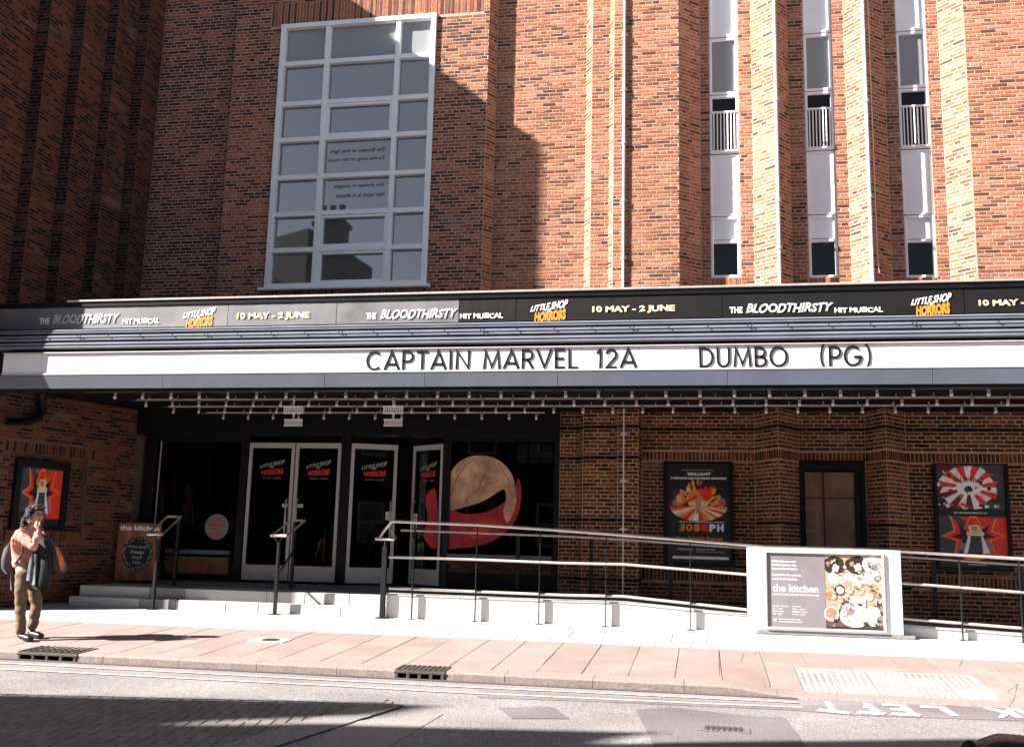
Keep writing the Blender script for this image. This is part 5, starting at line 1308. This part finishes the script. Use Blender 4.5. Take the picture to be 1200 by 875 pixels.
# black framed window between the piers
bw = D.objects.new('lower_window', None); COL.objects.link(bw); bw.parent = bld
mb = MB(); x0, x1, z0, z1 = bwin; T = .10
for q in ((x0-.0, x0+T-.04, z0, z1), (x1-T+.03, x1, z0, z1), (x0+T-.04, x1-T+.03, z1-.14, z1), (x0+T-.04, x1-T+.03, z0, z0+.1)): mb.bbox(q[0], q[1], YI-.03, YI+.09, q[2], q[3], .006)
wx = (at(944, 600, YI).x, at(1003, 600, YI).x, at(974, 553, YI).z)
mb.bbox(x0+T-.04, wx[0], YI-.0, YI+.08, z0+.1, z1-.14, .004); mb.bbox(wx[1], x1-T+.03, YI-.0, YI+.08, z0+.1, z1-.14, .004); mb.build('frame', M_BLACK, bw)
mb = MB(); mb.box(wx[0], wx[1], YI+.045, YI+.05, z0+.1, wx[2]); mb.build('pane', M_GLASSC, bw)
mb = MB(); mb.box(wx[0], wx[1], YI+.07, YI+.08, z0+.1, wx[2]); mb.build('blind', M_CURT, bw)
mb = MB(); xm_ = wx[0]+(wx[1]-wx[0])*.38; mb.box(xm_-.012, xm_+.012, YI+.056, YI+.068, z0+.1, wx[2]); mb.box(wx[0], wx[1], YI+.056, YI+.066, wx[2]-.42, wx[2]-.40); mb.build('glazing_bar', M_WOOD, bw)
# dark pipe/duct on wing under canopy
mb = MB(); pA_ = [onw(2, 494), onw(30, 494), onw(40, 490), onw(44, 480), onw(44, 455)]; mb.tube([p+LN*.12 for p in pA_], .06, 10); o = mb.build('duct', M_BLACK, wing, smooth=True)

# ------------------------------------------------------------------ people
def skin(name, nodes, edges, m_, parent=None, sub=2, root=0):
    me = D.meshes.new(name); me.from_pydata([tuple(n[0]) for n in nodes], edges, []); o = D.objects.new(name, me); COL.objects.link(o)
    md = o.modifiers.new('s', 'SKIN'); md.use_smooth_shade = True
    for i, v in enumerate(me.skin_vertices[0].data):
        r_ = nodes[i][1]; v.radius = (r_, r_) if not isinstance(r_, tuple) else r_; v.use_root = (i == root)
    sb = o.modifiers.new('u', 'SUBSURF'); sb.levels = sub; sb.render_levels = sub
    dg = bpy.context.evaluated_depsgraph_get(); nm = D.meshes.new_from_object(o.evaluated_get(dg)); o.modifiers.clear(); o.data = nm; nm.name = name
    nm.materials.clear(); nm.materials.append(m_); 
    if parent: o.parent = parent
    return o
def join(obs, name):
    bm = bmesh.new(); mats = []
    for o in obs:
        me = o.data; base = []
        for m_ in me.materials:
            if m_ not in mats: mats.append(m_)
            base.append(mats.index(m_))
        n0 = len(bm.faces); bm.from_mesh(me); bm.faces.ensure_lookup_table()
        for f in bm.faces[n0:]: f.material_index = base[min(f.material_index, len(base)-1)]; f.smooth = True
    me = D.meshes.new(name); bm.to_mesh(me); bm.free()
    for m_ in mats: me.materials.append(m_)
    r_ = D.objects.new(name, me); COL.objects.link(r_)
    for o in obs: D.objects.remove(o)
    return r_
M_SKIN = mat('skin', (.50,.27,.19), .55, .12, 30); M_LIP = mat('lips', (.38,.10,.09), .5, .1); M_EYE = mat('eye', (.03,.02,.02), .2, .1)
M_JACK = mat('salmon pink jacket', (.60,.24,.19), .85, .22, 14, .5, bscale=40); M_TROU = mat('olive brown trousers', (.15,.095,.06), .9, .3, 18, .6, bscale=45)
M_SHOE = mat('black leather shoes', (.012,.012,.013), .3, .2); M_HAIR = mat('dark brown curly hair', (.045,.02,.014), .6, .5, 40); M_COAT = mat('black coat', (.010,.011,.014), .85, .4, 12, .4)
M_BAGG = mat('charcoal bag', (.05,.05,.055), .7, .3, 14, .3); M_BAGO = mat('orange bag stripe', (.62,.14,.04), .6, .2, 8); M_PHONE = mat('phone shell', (.01,.01,.012), .2, .1); M_GLSS = mat('spectacle frame', (.10,.02,.01), .3, .1)
M_LIN = mat('grey blue coat lining', (.07,.09,.10), .6, .3, 14)
PY0 = 11.5
def P(px, py, dy=0.0): return at(px, py, PY0+dy)
def head(c, fx, fy, s=1.0, m_=M_SKIN):
    """head with nose, eyes, mouth, ears; fx,fy = facing direction in plan"""
    f_ = Vector((fx, fy, 0)).normalized(); sd = Vector((f_.y, -f_.x, 0)); rot = Matrix((f_, sd, Vector((0,0,1)))).transposed()
    def fn(p):
        q = p.copy()
        if p.z < 0: q.x *= 1-.14*p.z*p.z; q.y *= 1-.32*p.z*p.z; q.x += -.12*p.z*max(p.x, 0)
        if p.x > .93 and -.35 < p.z < .12 and abs(p.y) < .2: q.x += .16*(1-abs(p.z+.12)/.3 if abs(p.z+.12) < .3 else 0)
        if p.x > .8 and .05 < p.z < .3 and .2 < abs(p.y) < .55: q.x -= .06
        return q
    mb = MB(); mb.ell(c, .098*s, .076*s, .118*s, 28, 22, 0, rot, fn)
    L_ = lambda a, b, z: Vector(c)+f_*a*s+sd*b*s+V3(0,0,z*s)
    for e in (-1, 1): mb.ell(L_(.083, .031*e, .012), .012*s, .014*s, .009*s, 8, 6, 2); mb.ell(L_(-.005, .078*e, -.008), .02*s, .008*s, .032*s, 8, 6, 0)
    mb.ell(L_(.105, 0, -.018), .018*s, .013*s, .026*s, 8, 6, 0, rot); mb.ell(L_(.092, 0, -.058), .012*s, .024*s, .009*s, 10, 6, 1, rot)
    return mb.build('head', [m_, M_LIP, M_EYE], smooth=True)
def hand(wrist, pd_, up_, curl, m_=M_SKIN, s=1.0, side=1):
    """palm + four fingers + thumb; pd_ palm direction, up_ normal of the back of the hand"""
    d_ = Vector(pd_).normalized(); n_ = Vector(up_); n_ = (n_-d_*n_.dot(d_)).normalized(); t_ = d_.cross(n_)*side; W = Vector(wrist); obs = []
    obs.append(skin('palm', [(W-d_*.02*s, (.024*s, .018*s)), (W+d_*.03*s, (.032*s, .016*s)), (W+d_*.075*s, (.036*s, .014*s))], [(0,1), (1,2)], m_))
    for i, (off_, ln) in enumerate(((-.03, .066), (-.010, .076), (.010, .072), (.028, .056))):
        b = W+d_*.072*s+t_*off_*s; p = [b-d_*.012*s]; a = curl*.5; cur = b
        for j in range(3):
            p.append(cur.copy()); cur = cur+(d_*math.cos(a)-n_*math.sin(a))*ln*s*(.45, .32, .25)[j]; a += curl
        p.append(cur); obs.append(skin('f', [(q, (.0095-.0009*k)*s) for k, q in enumerate(p)], [(k, k+1) for k in range(len(p)-1)], m_, sub=1))
    b = W+d_*.02*s-t_*.026*s
    obs.append(skin('t', [(b, .012*s), (b+(d_*.6-t_-n_*.3*curl).normalized()*.03*s, .0105*s), (b+(d_*.6-t_-n_*.3*curl).normalized()*.03*s+(d_-t_*.3-n_*curl*.5).normalized()*.03*s, .009*s)], [(0,1), (1,2)], m_, sub=1))
    return obs
# --- woman on the phone
ps = P(38, 640)
hc = P(42.5, 603.5, -.01); FX, FY = .93, -.36; fv = Vector((FX, FY, 0)).normalized(); sv = Vector((fv.y, -fv.x, 0))
neck, chest, waist, hip = P(32, 620, .0), P(29, 636, .01), P(27, 655, .01), P(29, 671, .01)
shR, shL = P(24, 627, -.17), P(33, 626, .17); elR, wrR = P(41, 641.5, -.24), P(45.5, 620, -.17); elL, wrL = P(38, 652, .17), P(55, 643, .02)
hR, hL = P(27, 675, -.09), P(34, 674, .09); kR, kL = P(24.5, 706, -.10), P(43, 707, .12); aR, aL = P(24.5, 741, -.12), P(36.5, 737, .13)
body = [(hip, .11), (waist, .10), (chest, .12), (neck, .05), (P(38, 611, 0), .048), (shR, .05), (elR, .04), (wrR, .027), (shL, .05), (elL, .04), (wrL, .027), (hR, .085), (kR, .055), (aR, .04), (hL, .085), (kL, .055), (aL, .04)]
eb = [(0,1), (1,2), (2,3), (3,4), (2,5), (5,6), (6,7), (2,8), (8,9), (9,10), (0,11), (11,12), (12,13), (0,14), (14,15), (15,16)]
obs = [skin('b', body, eb, M_SKIN), head(hc, FX, FY, 1.0)]
obs += hand(wrR, (hc+sv*.12+fv*.03)-wrR, sv, .5, side=-1); obs += hand(wrL, (1, -.1, -.25), (0, 0, 1), .6)
wom = join(obs, 'person'); tag(wom, 'woman in salmon jacket and brown trousers talking on a phone on the pavement', 'person')
# jacket
jk = [(P(27.5, 668, .01), (.155, .135)), (P(26, 655, .01), (.135, .12)), (P(27, 641, .0), (.155, .13)), (P(29, 630, .0), (.125, .10)), (P(34, 620, .0), .062),
      (shR, .075), (P(32, 635, -.22), .062), (elR, .056), (P(42.5, 632, -.21), .05), (P(44.6, 622.5, -.16), .040), (shL, .075), (P(35, 640, .21), .06), (elL, .055), (P(50, 646, .06), .04)]
jo = skin('jacket', jk, [(0,1), (1,2), (2,3), (3,4), (3,5), (5,6), (6,7), (7,8), (8,9), (3,10), (10,11), (11,12), (12,13)], M_JACK, wom, sub=2)
bm = bmesh.new(); bm.from_mesh(jo.data); rn = random.Random(2)
bmesh.ops.subdivide_edges(bm, edges=bm.edges[:], cuts=1, use_grid_fill=True)
from mathutils import noise
for v in bm.verts: v.co += v.normal*(noise.noise(v.co*14)*.016+noise.noise(v.co*31)*.006)
bm.to_mesh(jo.data); bm.free()
for p in jo.data.polygons: p.use_smooth = True
tr_ = skin('trousers', [(P(27.5, 667, .01), (.125, .12)), (hR, .098), (P(25, 690, -.10), .084), (kR, .072), (P(24.2, 715, -.11), .068), (P(24, 724, -.12), .066), (P(24.3, 734, -.12), .068), (P(24.6, 744.5, -.12), .066), (hL, .095), (P(39, 690, .11), .084), (kL, .074), (P(42, 715, .12), .07), (P(40, 723, .13), .067), (P(38, 731, .13), .067), (P(37, 739, .13), .064)],
      [(0,1), (1,2), (2,3), (3,4), (4,5), (5,6), (6,7), (0,8), (8,9), (9,10), (10,11), (11,12), (12,13), (13,14)], M_TROU, wom)
bm = bmesh.new(); bm.from_mesh(tr_.data); bmesh.ops.subdivide_edges(bm, edges=bm.edges[:], cuts=1, use_grid_fill=True)
for v in bm.verts: v.co += v.normal*(noise.noise(Vector((v.co.x*9, v.co.y*9, v.co.z*16)))*.014)
bm.to_mesh(tr_.data); bm.free()
for p in tr_.data.polygons: p.use_smooth = True
def shoe(px, py, dy, ln=.25):
    Y = PY0+dy; b = at(px, py, Y); z = pz(Y); b.z = z; f_ = Vector((.95, -.3, 0)).normalized()
    o = skin('shoe', [(b+V3(0,0,.11), .05), (b+V3(0,0,.055)-f_*.02, (.052, .052)), (b+f_*.07+V3(0,0,.050), (.052, .046)), (b+f_*.15+V3(0,0,.040), (.054, .037)), (b+f_*(ln-.04)+V3(0,0,.032), (.042, .030))], [(0,1), (1,2), (2,3), (3,4)], M_SHOE, wom)
    return o
shoe(24.5, 749.5, -.12); shoe(37, 743.5, .13)
# hair: mass of curls
mb = MB(); rn = random.Random(12); fv = Vector((FX, FY, 0)).normalized(); sv = Vector((fv.y, -fv.x, 0))
mb.ell(hc-fv*.018+V3(0,0,.028), .105, .088, .108, 14, 10, 0, Matrix((fv, sv, Vector((0,0,1)))).transposed())
for k in range(340):
    th = rn.uniform(0, 2*math.pi); h_ = rn.uniform(-.20, .125); rad = .108 if h_ > .0 else .118+.14*min(-h_, .15)
    if h_ > .06: rad = math.sqrt(max(.0004, .112**2-(h_*.9)**2))+.012
    u_ = math.cos(th)
    if u_ > .28 and h_ < .07: continue
    if u_ > -.12 and h_ < -.02 and rn.random() < .75: continue
    c_ = hc-fv*(.02 if h_ > -.02 else .045)+V3(0,0,h_)+fv*u_*rad+sv*math.sin(th)*rad*.9
    pts = []; a0 = rn.uniform(0, 6.28); rr = rn.uniform(.010, .019); ln = rn.uniform(.04, .075); ax_ = Vector((rn.uniform(-.4,.4), rn.uniform(-.4,.4), -1)).normalized(); e1 = ax_.cross(Vector((1,0,.2))).normalized(); e2 = ax_.cross(e1)
    for q in range(9): pts.append(c_+ax_*ln*(q/8-.4)+(e1*math.cos(a0+q*1.25)+e2*math.sin(a0+q*1.25))*rr)
    mb.tube(pts, [.004+.005*math.sin(math.pi*(q+.5)/9) for q in range(9)], 5)
mb.build('hair', M_HAIR, wom, smooth=True)
mb = MB()
for e in (-1, 1):
    c_ = hc+fv*.098+sv*.033*e+V3(0,0,.012); mb.tube([c_+(sv*math.cos(q*math.pi/5)*.024+V3(0,0,1)*math.sin(q*math.pi/5)*.019) for q in range(11)], .0028, 5)
    mb.tube([c_+sv*.024*e, hc+sv*.08*e+fv*.01+V3(0,0,.012)], .0025, 4)
mb.build('spectacles', M_GLSS, wom)
# phone
ph_ = MB(); pc = hc+sv*.098-fv*.012+V3(0,0,-.012); ph_.obox(pc, fv*.033+V3(0,0,.008), sv*.005, Vector((0,0,.066))-fv*.016)
tag(ph_.build('mobile_phone', M_PHONE), 'dark mobile phone held to the woman\'s ear', 'phone')
# cloth over the arm: lofted folds
def loft(name, rows, m_, parent=None, fold=.02, seed=0, n=22, thick=.02):
    """rows: list of (centre, half width vector, depth)"""
    mb = MB(); vs = []; nr = len(rows)
    for j, (c_, hw, dp) in enumerate(rows):
        hw = Vector(hw); nv = Vector((hw.y, -hw.x, 0)).normalized()
        for i in range(n):
            q = 2*math.pi*i/n; w = math.cos(q); d_ = math.sin(q)
            f2 = fold*math.sin(w*11+seed+j*.35)*(j/(nr-1))*(1 if d_ > 0 else -1)
            vs.append(Vector(c_)+hw*w+nv*(d_*dp+f2*abs(d_)))
    mb.add(vs, [(j*n+i, j*n+(i+1) % n, (j+1)*n+(i+1) % n, (j+1)*n+i) for j in range(nr-1) for i in range(n)]+[tuple(range(n)), tuple(reversed(range((nr-1)*n, nr*n)))])
    return mb.build(name, m_, parent, smooth=True)
hx = Vector((.93, -.2, 0))
ct = loft('coat', [(P(51, 626, -.05), hx*.05, .03), (P(52, 634, -.06), hx*.10, .06), (P(52, 645, -.07), hx*.145, .075), (P(50, 658, -.08), hx*.165, .075), (P(48, 672, -.08), hx*.165, .075), (P(47, 684, -.08), hx*.15, .07), (P(50, 690, -.07), hx*.11, .06)], M_COAT, None, .025, 1)
tag(ct, 'black coat draped over the arm of the woman on the phone', 'coat')
lnn = loft('lining', [(P(38.5, 645, -.16), hx*.015, .012), (P(37, 658, -.17), hx*.035, .02), (P(35.5, 670, -.17), hx*.045, .02), (P(33.5, 680, -.16), hx*.03, .015)], M_LIN, ct, .01, 2)
l2 = loft('lining', [(P(43, 650, -.165), hx*.010, .012), (P(42, 665, -.17), hx*.018, .015), (P(40, 685, -.165), hx*.024, .015)], M_LIN, ct, .006, 3)
bg = thing('shoulder_bag', 'charcoal shoulder bag with an orange stripe hanging in front of the woman', 'bag')
loft('bag_body', [(P(56, 631, -.02), hx*.045, .03), (P(61, 642, -.02), hx*.095, .06), (P(67, 655, -.02), hx*.115, .08), (P(69.5, 665, -.02), hx*.105, .08), (P(70, 672, -.02), hx*.05, .05)], M_BAGG, bg, .006, 5)
loft('orange_stripe', [(P(66.5, 641, -.085), hx*.022, .012), (P(70, 651, -.105), hx*.042, .016), (P(72.8, 661, -.105), hx*.048, .016), (P(73, 669, -.085), hx*.02, .012)], M_BAGO, bg, .002, 5)
mb = MB(); mb.tube([P(57, 632, -.03), P(52, 625, .0), P(46, 620, .05), P(37, 621, .12)], .012, 6); mb.build('strap', mat('pink strap', (.55,.28,.26), .7, .1), bg, smooth=True)
bp_ = thing('backpack', 'small grey backpack on the back of the woman on the phone', 'backpack')
loft('pack', [(P(16.5, 634, .02), hx*.03, .05), (P(14.5, 643, .02), hx*.075, .11), (P(13, 655, .02), hx*.09, .13), (P(12.5, 666, .02), hx*.085, .12), (P(13.5, 672, .02), hx*.04, .08)], mat('slate backpack cloth', (.06,.05,.06), .8, .35, 16, .4), bp_, .008, 4)
mb = MB(); mb.tube([P(13.5, 670, -.08), P(13, 680, -.09), P(13.6, 691, -.08)], .012, 6); mb.tube([P(17, 634, -.1), P(21, 627, -.17), P(28, 632, -.23), P(26, 648, -.2), P(18, 660, -.12)], .014, 6); mb.build('strap', M_BAGG, bp_, smooth=True)
# --- figure inside the left display window
PY0 = 17.35
sk2 = mat('window figure skin', (.60,.30,.18), .6, .15); hd2 = mat('dark hooded top', (.07,.07,.085), .9, .3, 12, .3); ls2 = mat('pale cord', (.8,.8,.8), .7, .1)
zf = zfl
bd2 = [(P(222, 640), .12), (P(222, 618), .12), (P(222, 600), .13), (P(222, 589), .05), (P(222, 582), .048), (P(210, 594), .055), (P(203, 612, -.05), .045), (P(212, 622, -.25), .032), (P(234, 594), .055), (P(243, 612, -.05), .045), (P(231, 624, -.25), .032), (P(217, 645), .085), (P(217, 672), .06), (at(217, 698, PY0), .045), (P(227, 645), .085), (P(227, 672), .06), (at(227, 698, PY0), .045)]
obs = [skin('b', bd2, eb, sk2), head(P(222, 575), -.15, -1, 1.0, sk2)]
obs += hand(P(212, 622, -.25), (.8, -.3, .3), (0, -1, .2), .5, sk2, side=1); obs += hand(P(231, 624, -.25), (-.8, -.3, .3), (0, -1, .2), .5, sk2, side=-1)
fig = join(obs, 'person'); tag(fig, 'dim figure in a dark hooded top standing behind the left display window', 'person')
skin('hooded_top', [(P(222, 648), (.16, .14)), (P(222, 622), (.16, .14)), (P(222, 603), (.17, .13)), (P(222, 592), .085)]+[(bd2[i][0], .07) for i in (5, 6, 7, 8, 9, 10)], [(0,1), (1,2), (2,3), (2,4), (4,5), (5,6), (2,7), (7,8), (8,9)], hd2, fig)
skin('trousers', [(P(222, 645), (.15, .13))]+[(bd2[i][0], r_) for i, r_ in ((11, .1), (12, .075), (13, .065), (14, .1), (15, .075), (16, .065))], [(0,1), (1,2), (2,3), (0,4), (4,5), (5,6)], hd2, fig)
mb = MB(); mb.tube([P(219, 589, -.1), P(217.5, 600, -.16), P(218, 612, -.17)], .010, 6); mb.tube([P(225, 589, -.1), P(226, 600, -.16), P(225.5, 613, -.17)], .010, 6); mb.build('cord', ls2, fig)
mb = MB(); hc2 = P(222, 575); mb.ell(hc2+V3(0,.02,.035), .082, .10, .095, 14, 10); mb.build('hair', M_HAIR, fig, smooth=True)

# ------------------------------------------------------------------ black dome at the lower right corner (litter bin)
bn = thing('litter_bin', 'black domed bin top at the near road edge in the lower right corner', 'bin')
bc = at(1186, 860, 3.4); R0 = .15
mb = MB(); z0 = bc.z
mb.lathe((bc.x, bc.y, z0), [(.0, 0), (R0*.35, -.006), (R0*.65, -.026), (R0*.88, -.062), (R0*.985, -.11), (R0, -.14), (R0*1.06, -.145), (R0*1.06, -.17), (R0*.97, -.175), (R0*.97, -.5)], 40); M_BIN = mat('black bin plastic', (.004,.004,.005), .22, .3, 8, .05, spec=.25); mb.build('dome', M_BIN, bn, smooth=True)
mb = MB(); mb.lathe((bc.x, bc.y, 0), [(R0*.9, z0-.45), (R0*.92, -.15), (R0*1.1, -.16), (R0*1.1, -.262), (0, -.262)], 32); mb.build('body', M_BLACK, bn, smooth=True)
mb = MB(); q = V3(bc.x-.117, bc.y+.02, z0-.075); mb.ell(q, .034, .03, .05, 14, 10); mb.build('hinge_cap', M_BIN, bn, smooth=True)

# ------------------------------------------------------------------ houses across the street (behind the camera; their roofs shade the road)
M_HB = mat('sooty stock brick', (.035,.022,.017), .9, .3, 4, .3); M_STUC = mat('shade darkened render', (.13,.115,.10), .85, .1, 2); M_POT = mat('clay chimney pot', (.07,.03,.02), .85, .2, 5)  # walls darkened: shade of the unlit fronts is put into their colour
def house(label, plan, zt_, ridge=0, chim=(), mw=M_HB, wins=True):
    h_ = thing('terrace_house', label, 'house')
    n = len(plan); mb = MB(); ar = sum(plan[i][0]*plan[(i+1) % n][1]-plan[(i+1) % n][0]*plan[i][1] for i in range(n))
    if ar < 0: plan = plan[::-1]
    vs = [(x, y, -.4) for x, y in plan]+[(x, y, zt_) for x, y in plan]
    mb.add(vs, [tuple(range(n, 2*n))]+[(i, (i+1) % n, n+(i+1) % n, n+i) for i in range(n)]); mb.build('wall', mw, h_)
    if ridge:
        xs_ = [p[0] for p in plan]; ys_ = [p[1] for p in plan]; a, b, c_, d_ = min(xs_)-.1, max(xs_)+.1, min(ys_)-.3, max(ys_)+.3; m_ = (c_+d_)/2
        mb = MB(); mb.add([(a, c_, zt_-.05), (b, c_, zt_-.05), (b, m_, zt_+ridge), (a, m_, zt_+ridge), (a, d_, zt_-.05), (b, d_, zt_-.05)], [(0,1,2,3), (3,2,5,4), (0,3,4), (1,5,2), (0,4,5,1)]); rf_ = mb.build('roof', M_SLATE, h_)
    for (cx_, cy_, w_, d2_, z0_, z1_, npt) in chim:
        mb = MB(); mb.box(cx_-w_/2, cx_+w_/2, cy_-d2_/2, cy_+d2_/2, z0_, z1_); mb.box(cx_-w_/2-.08, cx_+w_/2+.08, cy_-d2_/2-.08, cy_+d2_/2+.08, z1_-.25, z1_-.1); cm_ = mb.build('chimney', mw, h_)
        for k in range(npt):
            mb = MB(); xx = cx_-w_/2+w_*(k+.5)/npt; mb.lathe((xx, cy_, z1_), [(.13, 0), (.11, .1), (.10, .5), (.13, .55), (.13, .6), (0, .6)], 12); mb.build('chimney_pot', M_POT, h_)
    if wins:
        xs_ = [p[0] for p in plan]; ys_ = [p[1] for p in plan]; y1 = max(ys_); a, b = min(xs_), max(xs_)
        k = max(1, int((b-a)/2.2))
        for i in range(k):
            for fz in (1.2, 4.6, 7.6):
                if fz+1.7 > zt_: continue
                xx = a+(b-a)*(i+.5)/k; f = MB()
                for q in ((xx-.55, xx-.47, fz, fz+1.6), (xx+.47, xx+.55, fz, fz+1.6), (xx-.47, xx+.47, fz+1.52, fz+1.6), (xx-.47, xx+.47, fz, fz+.08), (xx-.47, xx+.47, fz+.76, fz+.84)): f.box(q[0], q[1], y1+.0, y1+.06, q[2], q[3])
                w_ = f.build('window', M_WHITE, h_); f = MB(); f.box(xx-.47, xx+.47, y1+.003, y1+.02, fz+.08, fz+1.52); f.build('pane', mat('far pane', (.03,.035,.04), .08, .1, 2, spec=.8) if 'far pane' not in D.materials else D.materials['far pane'], w_)
SX, SY = SUNR*1.0/(hl*SUNT), 1/(hl*SUNT)          # shadow shift per metre of height
def cast(px, py, z):                                # plan point whose top at height z throws its shadow on this road pixel
    p = rd(px, py); dz = z-p.z; return (p.x-SX*dz, p.y-SY*dz)
HA = 14.0
a1, a2 = cast(0, 815, HA), cast(520, 826, HA); a0 = (a1[0]-(a2[0]-a1[0])*1.6, a1[1]-(a2[1]-a1[1])*1.6)
a3, a4, a5 = cast(440, 839, HA), cast(240, 846, HA), cast(125, 862, HA)
house('tall cream building across the street behind the camera, far left', [a0, a2, a3, a4, a5, (a5[0]-1.5, a5[1]-6), (a0[0], a5[1]-6)], HA, mw=M_STUC, wins=False)
HB = 12.2
b1, b2, b3 = cast(392, 849, HB), cast(785, 858, HB), cast(733, 863, HB); b4 = cast(697, 873, HB); b0 = cast(150, 871, HB)
house('narrow brick house with a flat parapet across the street behind the camera', [b0, b1, b2, b3, b4, (b4[0]-2.5, b4[1]-5), (b0[0], b4[1]-5)], HB, chim=[(b1[0]-.3, b1[1]-2.9, 1.1, .6, HB, HB+2.0, 3), (b1[0]-2.6, b1[1]-3.6, .8, .6, HB, HB+1.6, 2)], wins=False)
HC = 11.6
c1_, c2_, c3_ = cast(985, 873, HC), cast(1100, 868.5, HC), cast(1215, 864, HC)
house('brick gable house with a chimney across the street behind the camera', [c1_, c2_, c3_, (c3_[0]+.6, c3_[1]-5), (c1_[0]+.8, c1_[1]-5)], HC, chim=[(c2_[0]+.6, c2_[1]-2.2, 1.1, .6, HC, HC+1.1, 3)], wins=False)
for i, (a, b, zt_, rg2, mw) in enumerate(((-26, -9.7, 9.4, 2.0, M_HB), (-9.6, -4.2, 8.0, 2.2, M_HB), (-4.1, 1.8, 7.4, 2.2, M_STUC), (1.9, 8.5, 8.2, 2.3, M_HB), (8.6, 16, 7.8, 2.2, M_HB))):  # leftmost terrace is added, unseen, to close a sky gap in window reflections
    lab = ['long sooty brick terrace behind the camera to the left', 'brown brick terraced house with two chimneys behind the camera', 'cream rendered terraced house directly behind the camera', 'brown brick terraced house behind the camera to the right', 'brown brick end terrace far right behind the camera'][i]
    house(lab, [(a, -12), (b, -12), (b, -4.2), (a, -4.2)], zt_, rg2, [(a+.8, -8.1, 1.3, .7, zt_+.8, zt_+3.4, 4), (b-.9, -8.1, 1.1, .7, zt_+.8, zt_+3.1, 3)], mw)
for o in D.objects:
    if o.type == 'MESH' and o.data.name.startswith('t'): pass
